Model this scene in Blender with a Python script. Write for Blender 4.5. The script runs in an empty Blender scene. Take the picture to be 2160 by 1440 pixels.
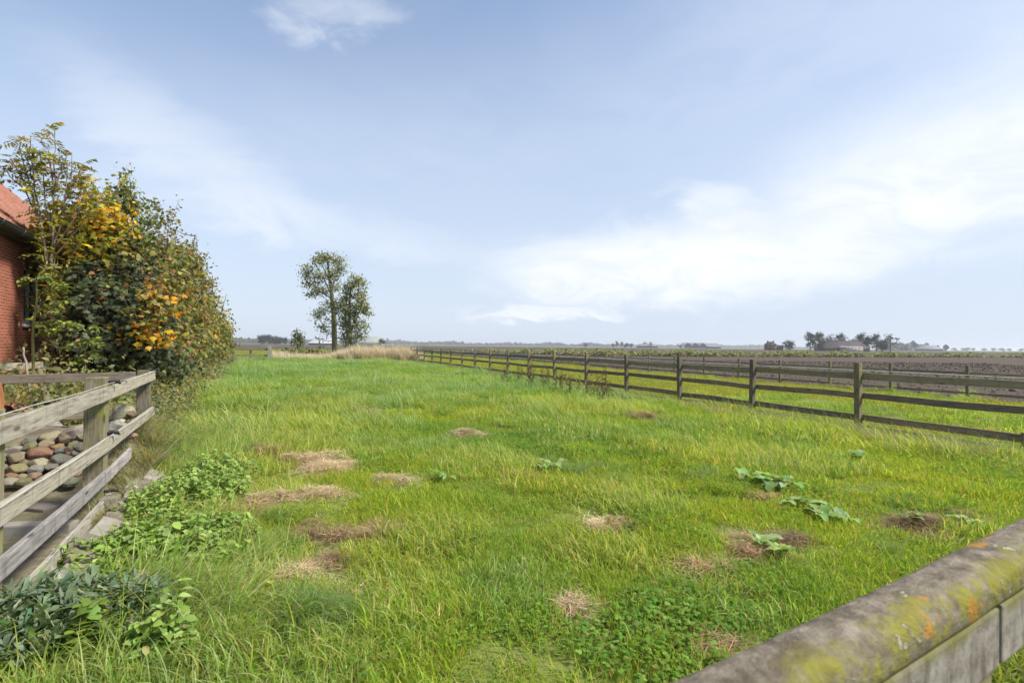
import bpy, bmesh, math, random
import numpy as np
from mathutils import Vector, Matrix, Euler
rng = np.random.default_rng(7)
random.seed(7)
S = bpy.context.scene
COL = S.collection
R = math.radians
# ------------------------------------------------------------------ camera
H = 1.5
F = 1080.0
HAZE = True
PITCH, ROLL = 0.0076, 0.0106
CROT = Matrix.Rotation(math.pi/2 + PITCH, 3, 'X') @ Matrix.Rotation(ROLL, 3, 'Z')
cd = bpy.data.cameras.new('camera')
cam = bpy.data.objects.new('camera', cd)
COL.objects.link(cam)
cam.matrix_world = Matrix.Translation((0, 0, H)) @ CROT.to_4x4()
cd.sensor_width = 36; cd.lens = 18.0
cd.clip_start = 0.05; cd.clip_end = 20000
cd.dof.use_dof = True; cd.dof.focus_distance = 7.0; cd.dof.aperture_fstop = 4.5
S.camera = cam
def ray(px, py):
    return CROT @ Vector(((px-1080)/F, -(py-720)/F, -1.0))
def G(px, py, z=0.0):
    d = ray(px, py); t = (z-H)/d.z
    return Vector((0, 0, H)) + d*t
def D(px, py, Y):
    d = ray(px, py); t = Y/d.y
    return Vector((0, 0, H)) + d*t
# ------------------------------------------------------------------ world
SUN_AZ, SUN_EL = R(101), R(48)          # azimuth measured from +Y towards +X
w = bpy.data.worlds.new('World'); S.world = w; w.use_nodes = True
nt = w.node_tree; N = nt.nodes; L = nt.links; N.clear()
def nd(tree, typ, **kw):
    n = tree.nodes.new(typ)
    for k, v in kw.items(): setattr(n, k, v)
    return n
def mth(tree, op, a, b=None, c=None, clamp=False):
    n = tree.nodes.new('ShaderNodeMath'); n.operation = op; n.use_clamp = clamp
    for i, v in enumerate((a, b, c)):
        if v is None: continue
        if isinstance(v, (int, float)): n.inputs[i].default_value = v
        else: tree.links.new(v, n.inputs[i])
    return n.outputs[0]
def sstep(tree, v, a, b):
    n = tree.nodes.new('ShaderNodeMapRange'); n.interpolation_type = 'SMOOTHSTEP'
    tree.links.new(v, n.inputs[0]); n.inputs[1].default_value = a; n.inputs[2].default_value = b
    return n.outputs[0]
sky = nd(nt, 'ShaderNodeTexSky', sky_type='NISHITA', sun_disc=False)
sky.sun_elevation = SUN_EL; sky.sun_rotation = SUN_AZ
sky.air_density = 1.0; sky.dust_density = 0.6; sky.ozone_density = 1.6
SKY_S, CLOUD_S = 0.115, 0.64
bg = nd(nt, 'ShaderNodeBackground'); bg.inputs[1].default_value = SKY_S
L.new(sky.outputs[0], bg.inputs[0])
cl = nd(nt, 'ShaderNodeBackground'); cl.inputs[0].default_value = (0.93, 0.96, 1.0, 1); cl.inputs[1].default_value = CLOUD_S
tc = nd(nt, 'ShaderNodeTexCoord')
sep = nd(nt, 'ShaderNodeSeparateXYZ'); L.new(tc.outputs['Generated'], sep.inputs[0])
X, Y, Z = sep.outputs
az = mth(nt, 'ARCTAN2', X, Y)
el = mth(nt, 'ARCSINE', Z)
# wispy warp of the (azimuth, elevation) position
cmb = nd(nt, 'ShaderNodeCombineXYZ'); L.new(az, cmb.inputs[0]); L.new(mth(nt, 'MULTIPLY', el, 2.4), cmb.inputs[1])
def noise(tree, vec, scale, detail=5, rough=.55, dist=0.0, off=None):
    n = tree.nodes.new('ShaderNodeTexNoise'); n.inputs['Scale'].default_value = scale
    n.inputs['Detail'].default_value = detail; n.inputs['Roughness'].default_value = rough
    n.inputs['Distortion'].default_value = dist
    if vec is not None:
        if off:
            m = tree.nodes.new('ShaderNodeVectorMath'); m.operation = 'ADD'
            tree.links.new(vec, m.inputs[0]); m.inputs[1].default_value = off; vec = m.outputs[0]
        tree.links.new(vec, n.inputs['Vector'])
    return n
nA = noise(nt, cmb.outputs[0], 2.6, 7, .6, .6)
nB = noise(nt, cmb.outputs[0], 6.5, 8, .62, 1.0, (3.1, 1.7, 0))
nC = noise(nt, cmb.outputs[0], 1.3, 4, .5, .3, (7.7, 2.2, 0))
wa = mth(nt, 'MULTIPLY', mth(nt, 'SUBTRACT', nA.outputs[0], .5), .5)
wb = mth(nt, 'MULTIPLY', mth(nt, 'SUBTRACT', nB.outputs[0], .5), .34)
def blob(a0, e0, ra, re, rot=0.0, strength=1.0, soft=1.0):
    ca, sa = math.cos(rot), math.sin(rot)
    da = mth(nt, 'ADD', mth(nt, 'SUBTRACT', az, R(a0)), mth(nt, 'MULTIPLY', wa, .9))
    de = mth(nt, 'ADD', mth(nt, 'SUBTRACT', el, R(e0)), mth(nt, 'MULTIPLY', wb, .35))
    u = mth(nt, 'DIVIDE', mth(nt, 'ADD', mth(nt, 'MULTIPLY', da, ca), mth(nt, 'MULTIPLY', de, sa)), R(ra))
    v = mth(nt, 'DIVIDE', mth(nt, 'SUBTRACT', mth(nt, 'MULTIPLY', de, ca), mth(nt, 'MULTIPLY', da, sa)), R(re))
    d = mth(nt, 'SQRT', mth(nt, 'ADD', mth(nt, 'MULTIPLY', u, u), mth(nt, 'MULTIPLY', v, v)))
    m = nt.nodes.new('ShaderNodeMapRange'); m.interpolation_type = 'SMOOTHSTEP'
    L.new(d, m.inputs[0]); m.inputs[1].default_value = 1.0+.25*soft; m.inputs[2].default_value = 1.0-.75*soft
    m.inputs[3].default_value = 0; m.inputs[4].default_value = strength
    return m.outputs[0]
def sx(a, b): return mth(nt, 'SUBTRACT', 1.0, mth(nt, 'MULTIPLY', mth(nt, 'SUBTRACT', 1.0, a), mth(nt, 'SUBTRACT', 1.0, b)))
cm = blob(15, 8.6, 20, 4.9, .03, 1.0)
cm = sx(cm, blob(19, 14.5, 5, 2.6, -.5, .6))
cm = sx(cm, blob(37, 14, 19, 7.0, .2, .9, 1.3))
cm = sx(cm, blob(57, 19, 20, 10, .15, .82, 1.3))
cm = sx(cm, blob(95, 22, 36, 16, 0, .8))
cm = sx(cm, blob(2, 3.4, 9, .9, .02, .8))
cm = sx(cm, blob(-33, 17, 14, 4.0, -.5, .34))
cm = sx(cm, blob(-22, 12, 22, 2.6, -.12, .26))
cm = sx(cm, blob(-19.5, 31, 6.5, 2.6, .12, .38))
cm = sx(cm, blob(-5, 24, 40, 8, .1, .08))
cm = sx(cm, blob(42, 34, 34, 16, .3, .16))
# fibrous breakup
fib = mth(nt, 'ADD', .60, mth(nt, 'MULTIPLY', sstep(nt, nB.outputs[0], .30, .62), .46))
cm = mth(nt, 'MULTIPLY', cm, fib, clamp=True)
# pale lavender humid air, thicker towards the horizon
ve = nd(nt, 'ShaderNodeBackground'); ve.inputs[0].default_value = (.73, .83, 1.0, 1); ve.inputs[1].default_value = .535
low = mth(nt, 'MULTIPLY', sstep(nt, el, R(42), R(-1)), .90)
thin = mth(nt, 'MULTIPLY', sstep(nt, nC.outputs[0], .35, .7), .20)
right = mth(nt, 'MULTIPLY', sstep(nt, az, R(-30), R(40)), .28)
mv = nd(nt, 'ShaderNodeMixShader'); L.new(sx(low, sx(thin, right)), mv.inputs[0]); L.new(bg.outputs[0], mv.inputs[1]); L.new(ve.outputs[0], mv.inputs[2])
mix = nd(nt, 'ShaderNodeMixShader'); L.new(cm, mix.inputs[0]); L.new(mv.outputs[0], mix.inputs[1]); L.new(cl.outputs[0], mix.inputs[2])
wo = nd(nt, 'ShaderNodeOutputWorld'); L.new(mix.outputs[0], wo.inputs[0])
# ------------------------------------------------------------------ sun
sd = bpy.data.lights.new('sun', 'SUN'); sd.energy = 4.2; sd.angle = R(12); sd.color = (1.0, .95, .87)
so = bpy.data.objects.new('sun', sd); COL.objects.link(so)
sv = Vector((math.sin(SUN_AZ)*math.cos(SUN_EL), math.cos(SUN_AZ)*math.cos(SUN_EL), math.sin(SUN_EL)))
so.rotation_euler = sv.to_track_quat('Z', 'Y').to_euler(); so.location = (30, 20, 40)
S.view_settings.view_transform = 'Standard'; S.view_settings.look = 'None'
S.view_settings.exposure = 0.8; S.view_settings.gamma = 1.0
S.render.engine = 'CYCLES'
S.cycles.max_bounces = 6; S.cycles.diffuse_bounces = 3; S.cycles.glossy_bounces = 2
S.cycles.transmission_bounces = 3; S.cycles.volume_bounces = 0; S.cycles.transparent_max_bounces = 8
S.cycles.use_denoising = True
S.cycles.denoiser = 'OPENIMAGEDENOISE'; S.cycles.denoising_input_passes = 'RGB_ALBEDO_NORMAL'; S.cycles.denoising_prefilter = 'ACCURATE'
S.cycles.caustics_reflective = False; S.cycles.caustics_refractive = False
# ------------------------------------------------------------------ helpers
def tag(o, label=None, cat=None, group=None, kind=None):
    if label: o['label'] = label
    if cat: o['category'] = cat
    if group: o['group'] = group
    if kind: o['kind'] = kind
    return o
def link(name, data, parent=None):
    o = bpy.data.objects.new(name, data); COL.objects.link(o)
    if parent is not None: o.parent = parent
    return o
def empty(name, loc, label, cat, group=None):
    o = link(name, None); o.location = loc; o.empty_display_size = .2
    return tag(o, label, cat, group)
def mesh_np(name, v, polys, mat=None, col=None, smooth=False):
    """v (n,3); polys: list of int arrays, each (m,k); col (n,3) point colours"""
    me = bpy.data.meshes.new(name)
    v = np.asarray(v, np.float32)
    me.vertices.add(len(v)); me.vertices.foreach_set('co', v.ravel())
    idx = np.concatenate([np.asarray(p).ravel() for p in polys]).astype(np.int32)
    tot = np.concatenate([np.full(len(p), np.asarray(p).shape[1]) for p in polys]).astype(np.int32)
    st = np.concatenate([[0], np.cumsum(tot)[:-1]]).astype(np.int32)
    me.loops.add(len(idx)); me.loops.foreach_set('vertex_index', idx)
    me.polygons.add(len(tot)); me.polygons.foreach_set('loop_start', st); me.polygons.foreach_set('loop_total', tot)
    me.update(calc_edges=True)
    if smooth: me.polygons.foreach_set('use_smooth', np.ones(len(tot), bool))
    if col is not None:
        a = me.attributes.new('Col', 'FLOAT_COLOR', 'POINT')
        c = np.ones((len(v), 4), np.float32); c[:, :3] = col
        a.data.foreach_set('color', c.ravel())
    if mat: me.materials.append(mat)
    me.validate()
    return me
class MB:                                   # numpy mesh builder
    def __init__(s): s.v = []; s.p = []; s.c = []; s.n = 0
    def add(s, v, polys, col=None):
        v = np.asarray(v, float)
        s.v.append(v)
        for p in polys: s.p.append(np.asarray(p)+s.n)
        s.c.append(np.broadcast_to(np.asarray(col if col is not None else (1, 1, 1), float), (len(v), 3)))
        s.n += len(v)
    def mesh(s, name, mat, smooth=False):
        by = {}
        for p in s.p: by.setdefault(p.shape[1], []).append(p)
        return mesh_np(name, np.concatenate(s.v), [np.concatenate(q) for q in by.values()], mat, np.concatenate(s.c), smooth)
    def build(s, name, mat, parent=None, smooth=False, loc=None):
        o = link(name, s.mesh(name, mat, smooth), parent)
        if loc is not None: o.location = loc
        return o
def tube(mb, pts, rad, k=6, col=None, cap=True):
    pts = np.asarray(pts, float); rad = np.asarray(rad, float); n = len(pts)
    t = np.gradient(pts, axis=0); t /= np.linalg.norm(t, axis=1)[:, None]+1e-9
    ref = np.array([0, 0, 1.0]) if abs(t[:, 2]).mean() < .8 else np.array([1.0, 0, 0])
    a = np.cross(t, ref); a /= np.linalg.norm(a, axis=1)[:, None]+1e-9
    b = np.cross(t, a)
    th = np.arange(k)*2*math.pi/k
    v = pts[:, None]+rad[:, None, None]*(np.cos(th)[None, :, None]*a[:, None]+np.sin(th)[None, :, None]*b[:, None])
    i = np.arange(n-1)[:, None]*k; j = np.arange(k)[None]
    q = np.stack([i+j, i+(j+1) % k, i+k+(j+1) % k, i+k+j], -1).reshape(-1, 4)
    ps = [q]
    if cap: ps += [np.arange(k)[None, ::-1], (np.arange(k)+(n-1)*k)[None]]
    mb.add(v.reshape(-1, 3), ps, col)
def hashn(ix, iy, s):
    h = np.sin(ix*127.1+iy*311.7+s*74.7)*43758.5453
    return h-np.floor(h)
def vnoise(x, y, s=0):
    x = np.asarray(x, float); y = np.asarray(y, float)
    ix, iy = np.floor(x), np.floor(y); fx, fy = x-ix, y-iy
    fx = fx*fx*(3-2*fx); fy = fy*fy*(3-2*fy)
    a = hashn(ix, iy, s); b = hashn(ix+1, iy, s); c = hashn(ix, iy+1, s); d = hashn(ix+1, iy+1, s)
    return (a*(1-fx)+b*fx)*(1-fy)+(c*(1-fx)+d*fx)*fy
def fbm(x, y, s=0, o=4):
    r = 0; a = .5; t = 0
    for i in range(o):
        r = r+a*vnoise(np.asarray(x)*2**i, np.asarray(y)*2**i, s+i*13); t += a; a *= .5
    return r/t
def smooth01(x, a, b):
    t = np.clip((np.asarray(x, float)-a)/(b-a), 0, 1); return t*t*(3-2*t)
# ------------------------------------------------------------------ materials
def newmat(name):
    m = bpy.data.materials.new(name); m.use_nodes = True
    t = m.node_tree; t.nodes.clear()
    o = t.nodes.new('ShaderNodeOutputMaterial')
    return m, t, o
def ramp(t, fac, stops):
    n = t.nodes.new('ShaderNodeValToRGB'); e = n.color_ramp.elements
    while len(e) < len(stops): e.new(.5)
    for k, (p, c) in zip(e, stops): k.position = p; k.color = (*c, 1)
    t.links.new(fac, n.inputs[0]); return n.outputs[0]
def mixc(t, fac, a, b, mode='MIX'):
    n = t.nodes.new('ShaderNodeMix'); n.data_type = 'RGBA'; n.blend_type = mode
    for s, v in ((n.inputs[0], fac), (n.inputs[6], a), (n.inputs[7], b)):
        if isinstance(v, (int, float)): s.default_value = v
        elif isinstance(v, tuple): s.default_value = (*v, 1)
        else: t.links.new(v, s)
    return n.outputs[2]
def bsdf(t, out, col, rough=.8, spec=.3, bump=None, bstr=.3, bdist=.01, metal=0):
    b = t.nodes.new('ShaderNodeBsdfPrincipled')
    if isinstance(col, tuple): b.inputs['Base Color'].default_value = (*col, 1)
    else: t.links.new(col, b.inputs['Base Color'])
    b.inputs['Roughness'].default_value = rough; b.inputs['Specular IOR Level'].default_value = spec
    b.inputs['Metallic'].default_value = metal
    if bump is not None:
        n = t.nodes.new('ShaderNodeBump'); n.inputs['Strength'].default_value = bstr; n.inputs['Distance'].default_value = bdist
        t.links.new(bump, n.inputs['Height']); t.links.new(n.outputs[0], b.inputs['Normal'])
    t.links.new(b.outputs[0], out.inputs[0]); return b
def coords(t, kind='Object', scale=(1, 1, 1), rnd=False):
    c = t.nodes.new('ShaderNodeTexCoord')
    mp = t.nodes.new('ShaderNodeMapping'); mp.inputs['Scale'].default_value = scale
    t.links.new(c.outputs[kind], mp.inputs[0])
    if rnd:
        oi = t.nodes.new('ShaderNodeObjectInfo'); cx = t.nodes.new('ShaderNodeCombineXYZ')
        for i in range(3): t.links.new(mth(t, 'MULTIPLY', oi.outputs['Random'], 37.0+i*11), cx.inputs[i])
        t.links.new(cx.outputs[0], mp.inputs['Location'])
    return mp.outputs[0]
def wood_mat(name, base, dark, pale, moss, moss_amt, stain=.5):
    m, t, o = newmat(name)
    v = coords(t, 'Object', (1.6, 22, 22), True)
    g = noise(t, v, 3, 8, .65, .4)
    c = ramp(t, g.outputs[0], [(.28, dark), (.5, base), (.75, pale)])
    v2 = coords(t, 'Object', (9, 9, 1.2), True)
    s = noise(t, v2, 1.6, 5, .6, .5)
    c = mixc(t, mth(t, 'MULTIPLY', sstep(t, s.outputs[0], .5, .72), stain), c, dark)
    v3 = coords(t, 'Object', (3, 3, 5), True)
    ms = noise(t, v3, 2.2, 6, .7, .2)
    c = mixc(t, mth(t, 'MULTIPLY', sstep(t, ms.outputs[0], .66-moss_amt*.35, .82-moss_amt*.3), .85), c, moss)
    vk = coords(t, 'Object', (2.2, 9, 9), True)
    vo = t.nodes.new('ShaderNodeTexVoronoi'); vo.inputs['Scale'].default_value = 1.1; t.links.new(vk, vo.inputs[0])
    c = mixc(t, mth(t, 'MULTIPLY', sstep(t, vo.outputs[0], .16, .06), .8), c, tuple(x*.45 for x in dark))
    oi = t.nodes.new('ShaderNodeObjectInfo'); hv = t.nodes.new('ShaderNodeHueSaturation'); t.links.new(c, hv.inputs['Color'])
    t.links.new(mth(t, 'ADD', .78, mth(t, 'MULTIPLY', oi.outputs['Random'], .42)), hv.inputs['Value']); t.links.new(mth(t, 'ADD', .8, mth(t, 'MULTIPLY', oi.outputs['Random'], .35)), hv.inputs['Saturation'])
    bsdf(t, o, hv.outputs[0], .85, .15, g.outputs[0], .5, .006)
    return m
M = {}
M['pale_wood'] = wood_mat('weathered pale wood', (.30, .275, .22), (.12, .10, .07), (.42, .40, .335), (.19, .21, .11), .12, .55)
M['post_wood'] = wood_mat('mossy post wood', (.17, .15, .10), (.07, .06, .04), (.26, .235, .16), (.17, .18, .045), .5, .6)
M['brown_wood'] = wood_mat('brown board wood', (.21, .175, .125), (.09, .07, .05), (.30, .26, .19), (.16, .17, .08), .12, .5)
M['grey_wood'] = wood_mat('grey split wood', (.27, .25, .235), (.10, .09, .085), (.42, .39, .36), (.22, .21, .13), .05, .5)
M['fence_top'] = wood_mat('lichened rail wood', (.235, .205, .145), (.12, .10, .07), (.35, .31, .235), (.25, .25, .08), .38, .5)
M['fence_low'] = wood_mat('dark rail wood', (.205, .17, .115), (.10, .08, .055), (.31, .265, .19), (.21, .21, .08), .12, .4)
M['fence_post'] = wood_mat('dark mossy post', (.18, .155, .10), (.085, .07, .045), (.27, .235, .16), (.21, .21, .06), .45, .5)
M['red_wood'] = wood_mat('red brown timber', (.33, .135, .05), (.20, .075, .03), (.42, .19, .08), (.2, .15, .06), .0, .4)
def simple(name, col, rough=.7, spec=.3, var=.25, scale=6, metal=0):
    m, t, o = newmat(name)
    n = noise(t, coords(t, 'Object', (1, 1, 1), True), scale, 6, .6)
    c = ramp(t, n.outputs[0], [(.3, tuple(x*(1-var) for x in col)), (.7, tuple(min(1, x*(1+var)) for x in col))])
    bsdf(t, o, c, rough, spec, n.outputs[0], .25, .005, metal); return m
M['black_plastic'] = simple('black plastic', (.02, .02, .024), .45, .4)
M['wire'] = simple('galvanised wire', (.5, .5, .5), .4, .5)
M['white_tape'] = simple('white fence tape', (.75, .75, .73), .6)
M['gutter'] = simple('grey black gutter', (.03, .034, .036), .38, .5)
M['dark_glass'] = simple('dark glass', (.02, .024, .028), .12, .6)
M['white_paint'] = simple('flaking white paint', (.62, .62, .6), .7, .3, .35, 14)
M['bark'] = simple('grey brown bark', (.115, .095, .068), .9, .1, .45, 9)
M['bark_green'] = simple('green grey bark', (.15, .14, .075), .9, .1, .4, 9)
M['twig'] = simple('twig bark', (.24, .205, .17), .9, .1, .3, 9)
M['stalk'] = simple('green stalk', (.22, .22, .09), .8, .2, .25, 9)
def leaf_mat(name, trans=.35, spec=.25, tint=False, rough=.5):
    m, t, o = newmat(name)
    a = t.nodes.new('ShaderNodeAttribute'); a.attribute_name = 'Col'
    c = a.outputs['Color']
    if tint:
        i = t.nodes.new('ShaderNodeAttribute'); i.attribute_type = 'INSTANCER'; i.attribute_name = 'tint'
        f = i.outputs['Fac']
        dk = mixc(t, 1.0, c, (.80, .90, .86), 'MULTIPLY')
        yl = mixc(t, 1.0, c, (1.38, 1.12, .62), 'MULTIPLY')
        c = mixc(t, sstep(t, f, 0, 1), dk, yl)
    b = t.nodes.new('ShaderNodeBsdfPrincipled'); t.links.new(c, b.inputs['Base Color'])
    b.inputs['Roughness'].default_value = rough; b.inputs['Specular IOR Level'].default_value = spec
    tr = t.nodes.new('ShaderNodeBsdfTranslucent')
    t.links.new(mixc(t, 1.0, c, (1.25, 1.2, .6), 'MULTIPLY'), tr.inputs[0])
    x = t.nodes.new('ShaderNodeMixShader'); x.inputs[0].default_value = trans
    t.links.new(b.outputs[0], x.inputs[1]); t.links.new(tr.outputs[0], x.inputs[2]); t.links.new(x.outputs[0], o.inputs[0])
    return m
M['leaf'] = leaf_mat('tree leaf', .35, .18)
M['leaf_far'] = leaf_mat('far tree leaf', .25, .1)
M['grass'] = leaf_mat('grass blade', .5, .10, True, .6)
M['hay'] = leaf_mat('dry grass', .25, .1)
M['herb'] = leaf_mat('herb leaf', .38, .3)
# soil
def soil_mat():
    m, t, o = newmat('ploughed soil')
    g = t.nodes.new('ShaderNodeNewGeometry'); P = g.outputs['Position']
    a = noise(t, P, 7, 8, .7); b = noise(t, P, .9, 4, .6); c = noise(t, P, .012, 3, .5)
    col = ramp(t, a.outputs[0], [(.3, (.048, .037, .028)), (.5, (.084, .066, .050)), (.72, (.116, .094, .074))])
    col = mixc(t, mth(t, 'MULTIPLY', sstep(t, b.outputs[0], .4, .7), .35), col, (.092, .073, .056))
    sp = t.nodes.new('ShaderNodeSeparateXYZ'); t.links.new(P, sp.inputs[0])
    far = sstep(t, sp.outputs[1], 420, 700)
    fl = ramp(t, c.outputs[0], [(.42, (.11, .10, .075)), (.5, (.13, .17, .07)), (.58, (.09, .085, .07))])
    col = mixc(t, far, col, fl)
    bsdf(t, o, col, .95, .1, a.outputs[0], .8, .06); return m
M['soil'] = soil_mat()
def turf_mat(name, c0, c1, c2):
    m, t, o = newmat(name)
    g = t.nodes.new('ShaderNodeNewGeometry'); P = g.outputs['Position']
    a = noise(t, P, 14, 6, .7); b = noise(t, P, .6, 4, .6)
    col = ramp(t, a.outputs[0], [(.3, c0), (.6, c1)])
    col = mixc(t, sstep(t, b.outputs[0], .4, .7), col, c2)
    bsdf(t, o, col, .95, .1, a.outputs[0], .6, .03); return m
M['turf'] = turf_mat('turf base', (.07, .085, .025), (.15, .19, .04), (.17, .19, .05))
M['turf_dry'] = turf_mat('dry turf base', (.10, .12, .03), (.17, .18, .05), (.20, .19, .07))
M['yard'] = turf_mat('sandy yard', (.10, .085, .055), (.20, .17, .115), (.13, .15, .055))
# ------------------------------------------------------------------ lines of the place
def XL(Y):                                   # left fence line, then the foot of the hedge
    return np.interp(Y, [-3, 4.4, 6.25, 13.4, 23, 41, 60], [.14, -3.56, -4.5, -9.0, -13.8, -22.8, -33])
def XF1(Y): return 6.77-.436*(np.asarray(Y)-10.0)
def XF2(Y): return 14.24-.424*(np.asarray(Y)-16.0)
def hgt(x, y):
    x = np.asarray(x, float); y = np.asarray(y, float)
    b = (fbm(x*.55, y*.55, 3, 3)-.5)*.13+(fbm(x*2.1, y*2.1, 9, 2)-.5)*.045
    f1 = np.exp(-((x-XF1(y))/1.3)**2)*-.12
    return b*smooth01(y, .5, 3)+f1
# ------------------------------------------------------------------ ground sheets
def sheet(name, rows, cols, fx, fz, mat):
    Yv = np.asarray(rows, float); t = np.asarray(cols, float)
    x0, x1 = fx(Yv)
    Xg = x0[:, None]+(x1-x0)[:, None]*t[None]; Yg = np.broadcast_to(Yv[:, None], Xg.shape)
    Zg = fz(Xg, Yg)
    n, m = Xg.shape
    i = np.arange(n-1)[:, None]*m; j = np.arange(m-1)[None]
    q = np.stack([i+j, i+j+1, i+m+j+1, i+m+j], -1).reshape(-1, 4)
    o = link(name, mesh_np(name, np.stack([Xg, Yg, Zg], -1).reshape(-1, 3), [q], mat, smooth=True))
    return tag(o, kind='structure')
rad = 6500
bm = bmesh.new(); bmesh.ops.create_circle(bm, cap_ends=True, radius=rad, segments=96)
me = bpy.data.meshes.new('ground'); bm.to_mesh(me); bm.free(); me.materials.append(M['soil'])
gr = link('ground', me); gr.location = (0, 0, -.16); tag(gr, kind='structure')
sheet('meadow_ground', np.concatenate([np.arange(-4, 46, .22), np.arange(46, 114, 1.2)]), np.linspace(0, 1, 230),
      lambda Y: (-28-.55*np.maximum(0, Y-18), XF2(Y)-.35), lambda x, y: hgt(x, y), M['turf'])
# ploughed strip next to the second fence: real furrows and clods on the sheet
def soilz(x, y):
    u = (x+.424*y)*.92
    return -.03+.012*np.sin(u*8.5)+(fbm(x*2.3, y*2.3, 21, 3)-.5)*.09
sheet('ploughed_strip', np.concatenate([np.arange(4, 40, .16), np.arange(40, 110, .8)]), np.linspace(0, 1, 200)**1.6,
      lambda Y: (XF2(Y)-.3, XF2(Y)+34+.9*Y), soilz, M['soil'])
# far green belt along the horizon
def far_mat():
    m, t, o = newmat('far meadows')
    g = t.nodes.new('ShaderNodeNewGeometry')
    a = noise(t, g.outputs['Position'], .006, 4, .6)
    bsdf(t, o, ramp(t, a.outputs[0], [(.4, (.14, .16, .075)), (.6, (.17, .19, .10))]), .95, .1); return m
M['far'] = far_mat()
sheet('far_meadow', [900, 1400, 2400, 4200], np.linspace(0, 1, 12), lambda Y: (-1.4*Y, 1.4*Y), lambda x, y: x*0-.12, M['far'])
# yard behind the left fence, raised and retained where the stones lie
def yardz(x, y):
    x = np.asarray(x, float); y = np.asarray(y, float)
    along = y
    z = np.interp(along, [0, 4.2, 4.7, 5.0, 5.35, 5.7, 5.95, 6.3, 6.8, 9], [.02, .05, .06, .13, .26, .42, .5, .42, .25, .12])
    d = x-(-3.56-.5*(y-4.4))
    z = z*smooth01(d, .34, -.10)+(fbm(x*3, y*3, 5, 3)-.5)*.06
    return z+.02-.12*smooth01(d, .1, .5)
sheet('yard_ground', np.arange(1.2, 6.9, .09), np.linspace(0, 1, 90),
      lambda Y: (-3.56-.5*(Y-4.4)-5.4, -3.56-.5*(Y-4.4)+.5), yardz, M['yard'])
# ------------------------------------------------------------------ boards and posts
def box_mesh(name, lx, ly, lz, mat, bev=.006, seg=1, warp=.0, seed=0):
    bm = bmesh.new()
    bmesh.ops.create_cube(bm, size=1)
    bmesh.ops.scale(bm, vec=(lx, ly, lz), verts=bm.verts)
    if bev: bmesh.ops.bevel(bm, geom=bm.edges[:], offset=bev, segments=2, affect='EDGES', profile=.6)
    if seg > 1:
        for k in range(1, seg):
            x = -lx/2+lx*k/seg
            bmesh.ops.bisect_plane(bm, geom=bm.verts[:]+bm.edges[:]+bm.faces[:], plane_co=(x, 0, 0), plane_no=(1, 0, 0))
    if warp:
        r = random.Random(seed)
        a, b, c, e = [r.uniform(-1, 1) for _ in range(4)]
        for v in bm.verts:
            s = v.co.x/lx*2
            v.co.z += warp*(a*(1-s*s)+.5*b*math.sin(s*4+c)); v.co.y += warp*.7*e*(1-s*s)
            v.co.z += warp*.25*math.sin(s*17+a*9)*(1 if v.co.z > 0 else -.6)
    me = bpy.data.meshes.new(name); bm.to_mesh(me); bm.free(); me.materials.append(mat)
    return me
def board(name, p0, p1, h, th, mat, parent, seed=0, warp=.006, seg=8, tilt=0.0):
    p0, p1 = Vector(p0), Vector(p1); d = p1-p0
    o = link(name, box_mesh(name, d.length, th, h, mat, min(.006, th*.2), seg, warp, seed), parent)
    x = d.normalized(); y = Vector((0, 0, 1)).cross(x).normalized(); z = x.cross(y)
    m = Matrix((x, y, z)).transposed() @ Matrix.Rotation(tilt, 3, 'X')
    off = parent.location if parent is not None else Vector()
    o.matrix_local = Matrix.Translation((p0+p1)/2-off) @ m.to_4x4()
    return o
def post(name, p, h, wx, wy, mat, parent, ang=0, sink=.25, lean=(0, 0), top=None):
    """upright timber, local X runs up the post so the grain follows it"""
    o = link(name, box_mesh(name, h+sink, wx, wy, mat, .008, 6, .004, hash((p[0], p[1])) & 999), parent)
    off = parent.location if parent is not None else Vector()
    m = Matrix.Rotation(ang, 4, 'Z') @ Matrix.Rotation(lean[0], 4, 'X') @ Matrix.Rotation(lean[1], 4, 'Y') @ Matrix.Rotation(-math.pi/2, 4, 'Y')
    o.matrix_local = Matrix.Translation(Vector((p[0], p[1], p[2]+(h-sink)/2))-off) @ m
    return o
DF = Vector((-.436, 1, 0)).normalized()
DFA = math.atan2(DF.y, DF.x)
NF = Vector((DF.y, -DF.x, 0))                 # to the right, away from the meadow
# --- right paddock fence
f1 = empty('paddock_fence', (XF1(10.0), 10, 0), 'dark mossy four rail timber fence along the right side of the meadow', 'fence')
P1 = []
for i in range(-2, 17):
    Yp = 10.0*(1+.2284*i)
    P1.append(Vector((float(XF1(Yp)), Yp, 0)))
for i, p in enumerate(P1):
    stub = (i == 1)
    g = float(hgt(p.x, p.y))
    h = .27 if stub else 1.245+random.uniform(-.02, .02)
    post('post', (p.x, p.y, g), h-g, .105 if not stub else .11, .105, M['fence_post'], f1, DFA, .3, (random.uniform(-.024, .024), random.uniform(-.024, .024)))
for i in range(len(P1)-1):
    a, b = P1[i], P1[i+1]
    for k, (zc, hh, m) in enumerate(((.975, .13, 'fence_top'), (.575, .115, 'fence_low'), (.165, .125, 'fence_low'), (-.03, .11, 'fence_low'))):
        o = NF*.072
        j0, j1 = random.uniform(-.02, .02), random.uniform(-.02, .02)
        board('rail', a+o+DF*.004+Vector((0, 0, zc+j0)), b+o-DF*.004+Vector((0, 0, zc+j1)), hh, .035, M[m], f1, i*7+k, .012, 6)
mb = MB()
pts = [np.array(p+NF*.03+Vector((0, 0, 1.085+random.uniform(-.004, .004)))) for p in P1]
tube(mb, np.array(pts)-np.array(f1.location), np.full(len(pts), .0055), 5)
mb.build('wire', M['white_tape'], f1)
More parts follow.
